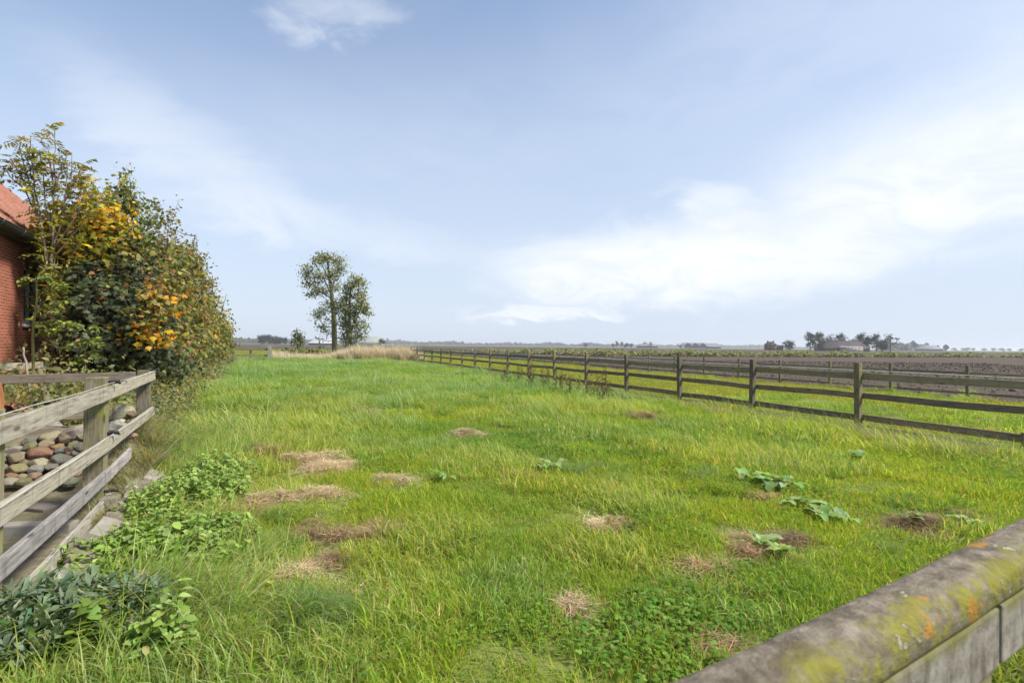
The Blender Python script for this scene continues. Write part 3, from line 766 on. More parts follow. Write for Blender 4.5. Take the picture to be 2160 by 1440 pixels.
# 1 tall bare-topped ash
def ash():
    Y = 10.6; b = D(112, 800, Y); base = (b.x, b.y, 0)
    root = tree_obj('ash_tree', 'tall thin ash with bare upright stems and sparse feathery leaves at the roof corner', 'tree', base, HG)
    leaf, wood = MB(), MB(); tips = []
    S_ = [(.045, (112, 650), (110, 560), (112, 470), (114, 380), (116, 265)), (.035, (110, 650), (100, 560), (88, 470), (70, 360), (64, 285)),
          (.02, (100, 560), (82, 460), (58, 370), (44, 325), (39, 292)), (.018, (94, 520), (70, 415), (40, 365), (22, 332)), (.016, (90, 480), (52, 400), (20, 372), (10, 350)),
          (.022, (112, 520), (130, 470), (140, 400), (142, 340)), (.02, (113, 470), (150, 400), (152, 322)), (.018, (114, 400), (105, 340), (101, 310)),
          (.02, (116, 520), (165, 450), (180, 400), (192, 370)), (.016, (142, 400), (165, 372), (175, 345)), (.015, (116, 390), (135, 350), (143, 322)),
          (.018, (110, 500), (96, 430), (92, 370), (82, 318)), (.016, (116, 540), (150, 500), (205, 440), (212, 415)), (.016, (112, 640), (140, 560), (175, 500))]
    for s in S_:
        pts = [tuple(D(x, y, Y+((x-112)*.002))) for x, y in s[1:]]
        if s[0] > .03: pts = [base]+pts
        p = limb(wood, pts, s[0], .006, 6, .02); tips.append(p)
    for p in tips:                                   # pinnate sprays along the upper part of each stem
        n = len(p); L_ = np.linalg.norm(np.diff(p, axis=0), axis=1).sum()
        for k in range(int(6+L_*8)):
            f = 1-rng.random()**1.2*.75; i = min(n-2, int(f*(n-1))); a = p[i]+(p[i+1]-p[i])*rng.random()
            d = unit(rng.normal(size=3)*np.array([1, 1, .5])+np.array([0, 0, .15])); ln = rng.uniform(.16, .3)
            t = np.linspace(.25, 1, 5); q = a+d*t[:, None]*ln; q[:, 2] -= .25*ln*t**2
            sd = unit(np.cross(d, [0, 0, 1])); up = unit(np.cross(sd, d))
            col = pick([(ygr, 4), (lim, 3), (g_olive, 3), (yel, 1.5), (brn, .5)], 1)
            for sg in (1, -1):
                put_leaves(leaf, q, np.tile(up+rng.normal(size=3)*.3, (5, 1)), rng.uniform(.075, .11), jit_col(col, 5, .15), 'lance', 0, np.tile(d*.5+sd*sg, (5, 1)))
            tube(wood, np.array([a, q[-1]]), np.array([.003, .0015]), 3, cap=False)
    crown(leaf, wood, [pix_blob(*q) for q in ((116, 570, 24, 40, 10.4), (150, 470, 45, 50, 10.9), (130, 400, 40, 40, 11), (112, 650, 26, 40, 10.3), (190, 430, 26, 32, 11.2), (120, 720, 40, 40, 10.4))],
          [(g_olive, 4), (ygr, 4), (lim, 3), (yel, 1.2), (brn, .6)], 'lance', .10, 110, 9, np.concatenate(tips), spread=.17, shell=.2, twig=.005, branch=.01)
    finish(root, leaf, wood, bark='twig')
ash()
pal_y = [(yel, 3), (ygr, 4), (lim, 3), (org, 1.2), (g_mid, 2)]
hedge_tree('maple_tree', 'yellow and orange autumn maple behind the tall bare stems', 12.2, 185, 800, [(.07, (185, 640), (190, 520), (200, 460)), (.05, (170, 640), (140, 540), (110, 490)), (.04, (200, 600), (235, 500), (240, 450))],
           [(190, 500, 62, 62, 11.5), (212, 455, 40, 30, 11.6), (140, 490, 46, 52, 11.4), (98, 490, 22, 22, 11.2), (240, 515, 46, 44, 11.6), (200, 590, 70, 60, 12.2), (130, 580, 50, 60, 11.8), (180, 680, 80, 70, 12)],
           pal_y, 'maple', .105, 210, 9, pals=[[(yel, 5), (org, 3), (ygr, 3)], [(org, 5), (yel, 4), (ygr, 2)], None, [(org, 2), (yel, 2), (ygr, 3)], [(ygr, 4), (lim, 4), (g_mid, 2)], [(lim, 4), (ygr, 3), (g_mid, 3)], [(lim, 4), (g_mid, 4)], [(g_mid, 4), (g_dark, 4)]])
pal_d = [(g_dark, 6), ((.055, .078, .045), 4), (g_mid, 1.6), (rus, .5), ((.10, .11, .07), 1.5)]
pal_dr = [(g_dark, 3), (rus, 2.4), ((.13, .12, .06), 3), (g_olive, 2), (brn, 1)]
hedge_tree('maple_tree', 'dark green maple with broad leaves at the front of the hedge', 11.3, 255, 840, [(.07, (255, 700), (250, 600), (245, 530)), (.04, (230, 720), (190, 660), (170, 620)), (.04, (270, 720), (310, 660), (330, 600))],
           [(225, 600, 66, 56, 11.3), (275, 575, 56, 44, 11.6), (200, 670, 66, 56, 11), (270, 660, 70, 60, 11.1), (310, 650, 40, 50, 11.8), (230, 740, 90, 52, 11), (310, 735, 66, 56, 11.3), (170, 740, 46, 44, 10.6), (320, 565, 40, 36, 12.2), (262, 545, 46, 26, 11.9)],
           pal_d, 'maple', .11, 270, 9, pals=[None, pal_dr, None, None, pal_d, None, None, None, pal_dr, pal_dr])
hedge_tree('young_tree', 'slender bright green sapling rising above the yellow maple', 14, 268, 780, [(.045, (268, 600), (268, 500), (264, 400)), (.025, (270, 560), (285, 470), (290, 425)), (.02, (262, 520), (245, 440), (236, 415)), (.02, (268, 520), (268, 450), (245, 395)), (.018, (275, 540), (305, 470), (325, 455))],
           [(255, 412, 22, 24, 14), (270, 440, 30, 36, 14), (286, 430, 16, 24, 14), (240, 440, 22, 26, 14), (275, 500, 50, 46, 14), (310, 470, 20, 22, 14.2), (225, 480, 30, 30, 14)],
           [(g_mid, 5), (lim, 2), (g_olive, 3), (g_dark, 2)], 'maple', .095, 150, 7, shell=.2, spread=.14)
pal_o = [(g_olive, 5), (g_dark, 2), (rus, 2), (ygr, 1.2), (brn, 1.6), (g_mid, 2)]
hedge_tree('maple_tree', 'maple with a blazing orange branch low on the right side of the hedge', 13.6, 335, 830, [(.06, (335, 700), (340, 620), (350, 540)), (.03, (330, 690), (345, 660), (360, 640))],
           [(328, 638, 24, 24, 10.7), (352, 610, 22, 18, 11), (305, 710, 28, 13, 10.4), (338, 704, 22, 12, 10.6), (362, 652, 14, 20, 11), (352, 545, 40, 40, 15), (335, 580, 50, 50, 14), (372, 610, 36, 50, 15), (370, 690, 52, 64, 14.4), (350, 760, 60, 40, 13.6), (332, 520, 24, 30, 15)],
           pal_o, 'maple', .108, 210, 9, pals=[[(org, 6), (yel, 2), (g_olive, 2)], [(org, 5), ((.5, .2, .06), 3), (g_olive, 2)], [(yel, 4), (org, 3), (ygr, 2), (g_mid, 1)], [(org, 6), (yel, 3), (g_mid, 1.5)], [(org, 4), (ygr, 3), (g_olive, 2)], pal_o, [(lim, 2), (g_mid, 4), (g_olive, 2)], pal_dr, None, pal_d, [(brn, 3), (rus, 2), (g_olive, 4)]])
hedge_tree('field_maple', 'brown and olive tree in the middle of the hedge with a ragged top', 18.5, 405, 800, [(.06, (405, 680), (408, 580), (410, 500)), (.03, (400, 650), (375, 540), (365, 480)), (.02, (408, 600), (415, 520), (414, 492)), (.02, (405, 560), (358, 500), (352, 450))],
           [(392, 588, 36, 42, 18.5), (368, 545, 30, 36, 18), (396, 545, 14, 24, 18.5), (412, 640, 32, 44, 19), (395, 670, 42, 52, 18), (408, 722, 44, 42, 18), (380, 730, 48, 44, 17), (350, 475, 13, 22, 17.5), (412, 580, 18, 24, 19.5)],
           [(g_olive, 5), (brn, 2), (rus, 2), (g_mid, 3), (g_dark, 2), (ygr, .8), (org, .25)], 'far', .105, 130, 9, spread=.2)
hedge_tree('field_maple', 'green and amber tree near the far end of the hedge', 27, 452, 790, [(.07, (452, 700), (450, 640), (448, 580)), (.04, (455, 690), (470, 650), (478, 620))],
           [(430, 632, 18, 28, 27), (444, 664, 24, 30, 27), (458, 694, 20, 30, 27.5), (440, 702, 32, 36, 26), (456, 730, 24, 26, 27), (435, 738, 32, 28, 25), (414, 660, 26, 38, 24), (468, 716, 12, 22, 28), (432, 604, 8, 16, 27)],
           [(g_olive, 4), (g_mid, 5), (g_dark, 3), (rus, 1.4), (ygr, 1.4), (org, .8)], 'far', .125, 80, 10, spread=.24)
hedge_tree('field_maple', 'low green tree with drooping foliage where the hedge ends', 33, 470, 770, [(.06, (470, 720), (472, 690), (474, 660))],
           [(464, 705, 13, 22, 33), (472, 730, 12, 20, 33), (458, 738, 20, 19, 32), (470, 684, 7, 12, 33.5)], [(g_olive, 4), (g_mid, 5), (g_dark, 2), (ygr, 1.2), (org, .5)], 'far', .17, 45, 10, spread=.26)
# small shoots in front of the hedge
def shoot(label, px, Y, y0, y1, sprays, rw, lsz, cols, name='sapling', lean=8):
    b = D(px, y0, Y); base = (b.x, b.y, max(0, b.z-.5)*0)
    root = tree_obj(name, label, 'sapling', base); leaf, wood = MB(), MB()
    top = D(px+lean, y1, Y)
    p = limb(wood, [base, tuple(D(px, (y0+y1)/2+20, Y)), tuple(top)], rw, rw*.5, 7, .03)
    for sy, dx, dy in sprays:
        i = int(np.argmin(abs(p[:, 2]-D(px, sy, Y).z))); a = p[i]; e = np.array(D(px+dx, sy+dy, Y-.1)); m = (a+e)/2+np.array([0, 0, .06])
        q = limb(wood, [a, m, e], .008, .003, 4, .02)
        for s in q[3:]:
            for sg in (1, -1):
                dd = unit(e-a); sd = np.cross(dd, [0, 0, 1])*sg+dd*.4
                put_leaves(leaf, s[None]+rng.normal(size=(2, 3))*.02, np.tile([0, -.2, 1.0], (2, 1))+rng.normal(size=(2, 3))*.3, lsz*rng.uniform(.8, 1.2), jit_col(pick(cols, 2), 2, .15), 'oval', .3, np.tile(sd, (2, 1)))
    finish(root, leaf, wood, bark='stalk', wname='stem', lname='leaves'); return root
cs = [(lim, 3), ((.22, .26, .06), 3), ((.30, .26, .03), 1), ((.16, .22, .10), 2)]
shoot('thin young sapling with yellow green leaf sprays in front of the brick wall', 68, 8.3, 860, 590, [(597, 60, 10), (600, -28, -2), (610, 72, -12), (622, 60, -6), (640, 76, -2), (655, 60, 4), (685, 78, 6), (690, 100, -5), (700, 55, -4), (720, 56, -24), (604, 30, -16)], .026, .085, cs)
shoot('pale leafy shoot growing behind the brown board fence', 178, 7.6, 830, 700, [(705, 30, -10), (708, -25, -20), (720, 36, 10), (730, -22, 0), (735, 20, -14), (750, 26, 6), (760, -20, 6)], .012, .07, [((.20, .23, .09), 3), (lim, 2)], lean=4)
st = MB(); p = limb(st, [tuple(D(76, 905, 6.9)), tuple(D(64, 830, 7.0)), tuple(D(55, 770, 7.0)), tuple(D(49, 732, 7.0))], .02, .011, 6, .03)
tag(st.build('dead_stick', M['twig'], None, True), 'bare brown stick standing up in front of the brick wall', 'stick')
st = MB(); p = limb(st, [tuple(D(100, 850, 6.9)), tuple(D(95, 825, 7.0)), tuple(D(86, 805, 7.0)), tuple(D(84, 780, 7.1))], .045, .032, 7, .04)
tag(st.build('crooked_stick', M['bark_green'], None, True), 'thick crooked green grey stem between the stacked pavers and the fence', 'stem')
# undergrowth at the foot of the hedge and around the yard
def undergrowth():
    mb = MB()
    n = 7000; Yc = 6.7+34*rng.random(n)**1.5
    v = rng.random(n)
    Xc = XL(Yc)-2.6+3.1*v+(Yc < 9.5)*-1.0*rng.random(n)
    hmax = (1.05-.85*smooth01(v, .6, 1.0))*(.6+.4*rng.random(n))
    m = 9
    P_ = np.repeat(np.stack([Xc, Yc, hmax*.5], 1), m, 0); hm = np.repeat(hmax, m)
    sc = np.repeat(1+.03*(Yc-7), m)
    P_ += rng.normal(size=P_.shape)*np.stack([.17*sc, .17*sc, hm*.32], 1); P_[:, 2] = np.maximum(P_[:, 2], .03)
    cc = np.repeat(pick([(g_olive, 4), (g_dark, 3), (g_mid, 4), ((.16, .16, .07), 3), (rus, .8), ((.26, .23, .12), 1)], n), m, 0)
    put_leaves(mb, P_, np.array([.2, -.4, .8])+rng.normal(size=P_.shape)*.5, .072*sc*np.exp(rng.normal(size=len(P_))*.25), jit_col(1, len(P_), .25)*cc, 'oval', .4)
    tag(mb.build('undergrowth', M['herb']), kind='stuff', label='olive green bramble undergrowth at the foot of the hedge', cat='undergrowth')
undergrowth()
# ------------------------------------------------------------------ trees in the field
pp1 = [((.33, .335, .13), 4), ((.26, .28, .11), 4), ((.38, .35, .15), 2), ((.21, .24, .09), 2)]
pdk = [((.13, .16, .08), 5), ((.18, .205, .09), 4), ((.23, .24, .10), 2)]
def poplar(label, Y, bx, stems, blobs, pals, size, ncl, nlf, name='poplar_tree', **kw):
    b = D(bx, 740, Y); base = (b.x, b.y, 0)
    root = tree_obj(name, label, 'tree', base); leaf, wood = MB(), MB(); src = []
    for s in stems:
        pts = ([base] if s[0] > .12 else [])+[tuple(D(x, y, Y)) for x, y in s[1:]]
        p = limb(wood, pts, s[0], s[0]*.3, 8, .015); src += list(p[2:])
    crown(leaf, wood, [pix_blob(*q, Y) for q in blobs], pp1, 'far', size, ncl, nlf, src, pals=pals, **kw)
    finish(root, leaf, wood, 'leaf_far', 'bark_green')
Y = 55
poplar('tall slender tree with open airy crown standing alone in the field', Y, 707,
       [(.33, (704, 666), (700, 623), (694, 580), (690, 545)), (.10, (700, 623), (684, 590), (664, 555)), (.10, (699, 612), (710, 580), (716, 550)), (.07, (700, 630), (670, 612), (645, 590)), (.06, (693, 590), (680, 560), (675, 540)), (.06, (704, 660), (680, 650), (668, 655)), (.05, (705, 690), (690, 690), (680, 700))],
       [(669, 552, 17, 13), (690, 545, 20, 14), (712, 550, 18, 17), (722, 567, 12, 15), (650, 575, 15, 18), (672, 583, 22, 18), (700, 580, 18, 20), (650, 600, 15, 12), (668, 612, 20, 12), (655, 620, 12, 8), (690, 615, 12, 10), (710, 605, 14, 14), (680, 540, 16, 8),
        (676, 658, 13, 12), (668, 668, 10, 9), (688, 645, 12, 14), (682, 690, 12, 10), (692, 700, 10, 10), (676, 716, 5, 4), (695, 672, 9, 12), (645, 565, 9, 10)], None, .15, 44, 9, shell=.1, spread=.30, twig=.014, branch=.045, low=-1)
poplar('shorter dark ivy clad tree with several stems beside the tall one', Y-1.5, 738,
       [(.25, (738, 700), (736, 660), (740, 610)), (.16, (732, 700), (728, 665), (732, 620)), (.14, (742, 700), (752, 650), (757, 600)), (.08, (745, 690), (765, 640), (770, 610))],
       [(752, 590, 16, 14), (766, 598, 11, 14), (743, 600, 12, 12), (761, 625, 16, 16), (770, 650, 13, 16), (776, 660, 8, 9), (756, 645, 14, 16), (736, 618, 13, 12), (752, 685, 15, 15), (763, 704, 11, 9), (768, 685, 9, 12),
        (730, 655, 20, 22), (710, 648, 15, 14), (742, 665, 16, 20), (730, 685, 18, 18), (728, 712, 10, 18), (738, 722, 11, 14), (748, 710, 10, 12), (700, 640, 8, 10), (726, 628, 13, 12), (733, 606, 11, 12), (722, 640, 10, 12)],
       [None]*11+[pdk]*8+[None]*3, .165, 50, 9, shell=.15, spread=.26, twig=.013, branch=.04, low=-1)
poplar('small conical green tree to the left of the two big field trees', 58, 628, [(.13, (628, 725), (628, 700))],
       [(628, 722, 13, 10), (630, 710, 9, 10), (622, 714, 6, 7), (628, 700, 4, 8), (636, 716, 6, 8)], [pdk]*5, .2, 45, 9, name='small_tree', spread=.2)
def shrub(label, name, items, pal, size, ncl, nlf, kind='far', cat='shrub'):
    b = pix_blob(*items[0]); root = tree_obj(name, label, cat, (b[0][0], b[0][1], 0)); leaf, wood = MB(), MB()
    src = np.array([(b[0][0], b[0][1], z) for z in (0, .3)])
    crown(leaf, wood, [pix_blob(*q) for q in items], pal, kind, size, ncl, nlf, src, spread=.2, twig=.012, branch=.02, shell=.2)
    finish(root, leaf, wood, 'leaf_far', 'twig', 'foliage', 'stems')
shrub('dense green bush in the reeds below the small conical tree', 'bush', [(645, 742, 16, 10, 51), (625, 741, 14, 9, 51.5), (610, 742, 9, 8, 52), (660, 743, 10, 7, 51)], [(g_mid, 4), (g_dark, 3), (g_olive, 3)], .2, 45, 9)
shrub('low green bramble mound in front of the tall field tree', 'bush', [(690, 745, 14, 6, 51), (672, 745, 12, 6, 51), (704, 746, 9, 5, 50.5)], [(g_mid, 4), (g_dark, 3), (lim, 1)], .18, 45, 9)
shrub('olive bush in the reeds to the right of the dark tree', 'bush', [(765, 738, 14, 7, 53), (785, 737, 12, 6, 53), (805, 740, 9, 5, 53)], [(g_olive, 4), (g_mid, 3), (ygr, 1)], .18, 40, 9)
shrub('small rust red dead bush left of the tall trunk', 'bush', [(675, 732, 5, 6, 53)], [((.17, .075, .05), 1)], .16, 16, 5)
def bare():
    b = D(880, 745, 46); root = tree_obj('bare_bush', 'leafless twiggy bush at the right end of the dry reeds', 'shrub', (b.x, b.y, 0)); wood = MB()
    for k in range(60):
        e = D(880+rng.normal()*18, 722+abs(rng.normal())*9, 46+rng.normal()*.6); s = np.array((b.x+rng.normal()*.35, b.y+rng.normal()*.3, 0))
        limb(wood, [s, (s+np.array(e))/2+rng.normal(size=3)*.08, tuple(e)], .016, .005, 4, .05)
    finish(root, MB(), wood, bark='twig', wname='twigs')
bare()
pw = D(567, 750, 41.3)
wp = empty('wrapped_post', (pw.x, pw.y, 0), 'stout grey weathered post at the end of the far left fence', 'post')
post('post', (pw.x, pw.y, 0), 1.25, .24, .2, M['grey_wood'], wp, .3, .2, (.03, .05))
# ------------------------------------------------------------------ farms far away
def far_tree_mesh(seed, hgt_, wid, lean=0, trunkf=.16, dense=1.3, pal=None, round_=False):
    global rng
    keep = rng; rng = np.random.default_rng(seed)
    leaf, wood = MB(), MB()
    p = limb(wood, [(0, 0, -.2), (.1, 0, hgt_*.35), (lean, 0, hgt_*.85)], hgt_*.028, hgt_*.008, 6, .02)
    bl = []
    for k in range(9):
        a = rng.random()*6.28; rr = wid*.5*(.25+.5*rng.random()); z = hgt_*(trunkf+.12+(.86-trunkf)*(k+.5)/9)
        f = math.sin(math.pi*min(1, max(.12, (z/hgt_-trunkf)/(1-trunkf)*.85+.12)))
        bl.append(((rr*math.cos(a)*f+lean*z/hgt_, rr*math.sin(a)*f, z*(.92 if not round_ else .85)), (wid*.27, wid*.27, hgt_*.14)))
    crown(leaf, wood, bl, pal or [((.10, .105, .055), 3), ((.075, .085, .045), 3)], 'far', .6, 2.6*dense, 6, p[2:], spread=.5, twig=.05, branch=.1, shell=.2, low=-1)
    rng = keep
    return leaf.mesh('crown', M['leaf_far']), wood.mesh('trunk', M['bark'], True)
pal_dark = [((.05, .058, .038), 4), ((.07, .075, .045), 2)]
FT = [far_tree_mesh(1, 13, 10), far_tree_mesh(2, 12.5, 9, .6), far_tree_mesh(3, 9, 9, 0, .12, 1.6, pal_dark, True), far_tree_mesh(4, 12, 9, -.5, .3, .6), far_tree_mesh(5, 7, 9, 0, .08, 1.5, pal_dark, True)]
def far_tree(k, px, Y, hh, label, group, rz=0, wsc=1, name='field_tree'):
    b = D(px, 735, Y); base = (b.x, b.y, -.1)
    r = tree_obj(name, label, 'tree', base, group); lm, wm = FT[k]
    s = hh/(13, 12.5, 9, 12, 7)[k]; r.scale = (s*wsc, s*wsc, s); r.rotation_euler = (0, 0, rz)
    link('crown', lm, r); link('trunk', wm, r)
YB = 350
gB = 'trees around the distant dark barn'
far_tree(0, 1709, YB+4, 13.3, 'leftmost tall tree of the row beside the distant dark barn', gB, 0)
far_tree(1, 1727, YB+6, 13.8, 'tall tree standing just left of the distant barn roof', gB, 1)
far_tree(3, 1749, YB+30, 12.5, 'thin pale tree rising behind the left end of the distant barn', gB, 2, .8)
far_tree(0, 1773, YB+22, 13.2, 'broad tree behind the left half of the distant barn roof', gB, 2.5)
far_tree(2, 1796, YB+20, 9.4, 'low dark tree peeping over the middle of the distant barn roof', gB, 1)
far_tree(0, 1815, YB+24, 13.6, 'widest tall tree behind the right half of the distant barn roof', gB, 4)
far_tree(2, 1830, YB+16, 11.8, 'dark dense tree at the right end of the distant barn roof', gB, 3, .75)
far_tree(1, 1849, YB+12, 13.2, 'tall tree just to the right of the distant barn', gB, 5, .95)
far_tree(2, 1861, YB-2, 8.4, 'short dark round topped tree right of the distant barn', gB, 0, 1.05)
far_tree(3, 1878, YB+4, 12.6, 'open rightmost tree of the row beside the distant barn', gB, 4, 1.15)
far_tree(2, 1663, YB+60, 8.6, 'single dark round tree between the brick house and the barn on the horizon', gB, 2, 1.25)
M['slate'] = simple('dark thatch roof', (.062, .056, .056), .9, .1, .3, .4)
M['moss_roof'] = simple('mossy ridge', (.075, .075, .04), .9, .1, .3, .6)
M['barn_brick'] = simple('barn brick', (.17, .085, .065), .9, .1, .25, 1)
def rust_mat():
    m, t, o = newmat('rust streaked white sheet')
    v = coords(t, 'Object', (1.1, 1, .22)); n = noise(t, v, 1.2, 5, .6)
    s = t.nodes.new('ShaderNodeSeparateXYZ'); c = t.nodes.new('ShaderNodeTexCoord'); t.links.new(c.outputs['Object'], s.inputs[0])
    f = mth(t, 'MULTIPLY', sstep(t, n.outputs[0], .36, .6), sstep(t, s.outputs[2], .2, 2.6))
    bsdf(t, o, mixc(t, f, (.42, .41, .40), (.22, .11, .075)), .7, .3); return m
M['rust'] = rust_mat()
M['grey_sheet'] = simple('grey roof sheet', (.17, .17, .172), .6, .3, .12, .3)
M['green_sheet'] = simple('pale green roof', (.24, .255, .22), .6, .3, .1, .3)
M['white_sheet'] = simple('white shed wall', (.42, .43, .44), .6, .3, .1, .3)
def hip_roof(mb, x0, x1, y0, y1, z0, z1, hip):
    ym = (y0+y1)/2
    mb.add([(x0, y0, z0), (x1, y0, z0), (x1, y1, z0), (x0, y1, z0), (x0+hip, ym, z1), (x1-hip, ym, z1)], [np.array([[0, 1, 5, 4], [2, 3, 4, 5]]), np.array([[1, 2, 5], [3, 0, 4]])])
def barn(name, label, px0, px1, Y, wall_h, ridge_h, hip, depth, wm, rm, cat='barn', open_=None):
    a, b = D(px0, 735, Y), D(px1, 735, Y); W = b.x-a.x
    r = empty(name, (a.x, Y, -.15), label, cat)
    w_ = MB(); bar(w_, (0, 0, 0), (W, depth, wall_h)); w_.build('wall', M[wm], r)
    f_ = MB(); hip_roof(f_, -.5, W+.5, -.6, depth+.6, wall_h-.25, ridge_h, hip); 
    if hip <= 0:
        pass
    f_.build('roof', M[rm], r); return r, W
br_, W = barn('barn', 'large distant barn with dark hipped roof and white rust streaked front', 1743, 1835, YB, 2.2, 7.2, 3.4, 14, 'barn_brick', 'slate')
f_ = MB(); bar(f_, (3.6, 6.85, 7.1), (W-3.6, 7.15, 7.35)); f_.build('ridge', M['moss_roof'], br_)
f_ = MB(); bar(f_, (8.2, -3.2, 0), (23.0, -.65, 2.9)); f_.add([(8.0, -3.3, 2.9), (23.2, -3.3, 2.9), (23.2, -.5, 3.5), (8.0, -.5, 3.5)], [np.array([[0, 1, 2, 3]])]); f_.build('front_shed', M['rust'], br_)
f_ = MB(); bar(f_, (.8, -.12, 0), (3.2, .05, 2.1)); f_.build('door', M['dark_glass'], br_)
a = D(1777, 738, YB-16); cv = MB(); bar(cv, (0, 0, .2), (4.2, 1.8, .75)); bar(cv, (.7, .1, .75), (3.3, 1.7, 1.25))
hs = D(1621, 735, 410)
bh = empty('far_house', (hs.x, 410, -.15), 'small red brick house with chimneys alone on the horizon left of the barn', 'house')
w_ = MB(); bar(w_, (0, 0, 0), (6.5, 7, 4.6)); bar(w_, (6.5, 1, 0), (12.4, 6, 2.0)); w_.build('wall', M['barn_brick'], bh)
f_ = MB(); f_.add([(-.3, -.3, 4.5), (6.8, -.3, 4.5), (6.8, 7.3, 4.5), (-.3, 7.3, 4.5), (3.2, -.3, 6.9), (3.2, 7.3, 6.9)], [np.array([[0, 4, 5, 3], [1, 2, 5, 4]]), np.array([[0, 1, 4], [2, 3, 5]])]); hip_roof(f_, 6.6, 12.8, .7, 6.3, 1.95, 4.2, 1.5)
rf_ = f_.build('roof', M['slate'], bh)
for xx in (.7, 5.2): f_ = MB(); bar(f_, (xx, 3, 5.4), (xx+.9, 3.9, 7.7)); f_.build('chimney', M['barn_brick'], rf_)
for xx in (1.2, 4.2):
    for zz in (.9, 3.0): f_ = MB(); bar(f_, (xx, -.06, zz), (xx+1.0, .05, zz+1.3)); f_.build('window', M['dark_glass'], bh)
# buildings behind the reeds on the left
barn('storage_barn', 'pale green roofed barn behind the dark field tree', 755, 797, 520, 3.2, 9.2, .01, 20, 'white_sheet', 'green_sheet')
r_, W = barn('greenhouse_barn', 'low white roofed shed with a thin chimney left of the tall field tree', 650, 702, 480, 2.0, 6.0, 4, 16, 'grey_sheet', 'white_sheet')
f_ = MB(); tube(f_, np.array([(15.2, 6, 5), (15.2, 6, 11.5)]), np.array([.42, .36]), 8); f_.build('chimney', M['barn_brick'], r_)
pl = D(643, 720, 470); f_ = MB(); tube(f_, np.array([(0, 0, -.2), (0, 0, 13)]), np.array([.14, .09]), 6); bar(f_, (-.8, -.05, 11.9), (.8, .05, 12.1))
tag(f_.build('utility_pole', M['bark'], None, False, (pl.x, pl.y, 0)), 'thin utility pole left of the low white shed on the horizon', 'pole')
gl = 'trees on the left horizon'
far_tree(2, 553, 560, 11, 'broad rounded tree at the left of the far clump beyond the gate', gl, 0, 1.3)
far_tree(4, 566, 565, 11.5, 'tallest rounded tree of the far clump beyond the gate', gl, 1, 1.1)
far_tree(2, 579, 570, 10, 'middle grey green tree of the far clump beyond the gate', gl, 2, 1.1)
far_tree(4, 591, 575, 8.5, 'small far tree right of the clump beyond the gate', gl, 3, 1.0)
far_tree(2, 602, 580, 8.6, 'rightmost far tree of the clump beyond the gate', gl, 4, .9)
far_tree(4, 804, 500, 7.4, 'dark rounded tree standing at the right end of the green roofed barn', gl, 4, .85)
# gabled halls and yards farther off, right of centre
ga_ = D(1441, 733, 900)
hb = empty('gabled_hall', (ga_.x, 900, -.1), 'far grey farm hall with three pointed gables on the horizon', 'barn')
w_ = MB(); f_ = MB()
for k in range(3):
    x = 2+k*13.2
    w_.add([(x, 0, 0), (x+13, 0, 0), (x+13, 0, 4), (x+6.5, 0, 9.4), (x, 0, 4)], [np.array([[0, 1, 2, 3, 4]])])
    f_.add([(x-.3, -.4, 4), (x+6.5, -.4, 9.8), (x+13.3, -.4, 4), (x-.3, 30, 4), (x+6.5, 30, 9.8), (x+13.3, 30, 4)], [np.array([[0, 1, 4, 3], [1, 2, 5, 4]])])
bar(w_, (41.6, 0, 0), (67, 20, 3)); f_.add([(41.5, -.5, 3), (67.3, -.5, 3), (67.3, 20, 9.2), (41.5, 20, 9.2)], [np.array([[0, 1, 2, 3]])])
w_.build('wall', M['slate'], hb); f_.build('roof', M['grey_sheet'], hb)
barn('long_shed', 'far low grey shed between trees near the middle of the horizon', 1348, 1388, 900, 3.2, 6.5, 3, 18, 'slate', 'grey_sheet')
barn('far_shed', 'low grey shed on the horizon right of the barn trees', 1952, 1990, 760, 3.0, 8.5, 4, 20, 'slate', 'grey_sheet')
barn('pale_shed', 'low whitish far shed to the right of the gabled hall', 1497, 1512, 900, 2.4, 4.8, 2, 18, 'white_sheet', 'grey_sheet')
gm_ = 'trees by the far farmyard in the middle of the horizon'
for k, (px, hh, lab) in enumerate(((1293, 7.5, 'leftmost small far tree of the farmyard in mid horizon'), (1301, 11.5, 'taller far tree near the left of the mid horizon farmyard'), (1311, 11, 'second tall far tree of the mid horizon farmyard'),
                                   (1322, 8.5, 'low far tree before the long grey shed'), (1332, 8, 'low far tree touching the left end of the long grey shed'), (1361, 11.5, 'far tree behind the middle of the long grey shed'), (1373, 11, 'far tree behind the right end of the long grey shed'), (1435, 6, 'small far tree left of the gabled hall'))):
    far_tree((2, 0, 1, 4, 2, 3, 3, 4)[k], px, 900+10*(k % 3), hh, lab, gm_, k, 1.0)
gr_ = 'small trees on the right horizon'
for k, (px, hh) in enumerate(((2013, 9), (2031, 9), (2041, 10), (2054, 9), (2076, 9), (2096, 10), (2113, 10), (2128, 9), (2155, 9))):
    far_tree((4, 2)[k % 2], px, 1500, hh, ('first', 'second', 'third', 'fourth', 'fifth', 'sixth', 'seventh', 'eighth', 'last')[k]+' tiny tree from the left in the scattered row on the right horizon', gr_, k, 1.5)
far_tree(4, 1236, 1000, 8, 'isolated dark bush like tree on the horizon left of the far farmyard', gm_, 2, 1.1)
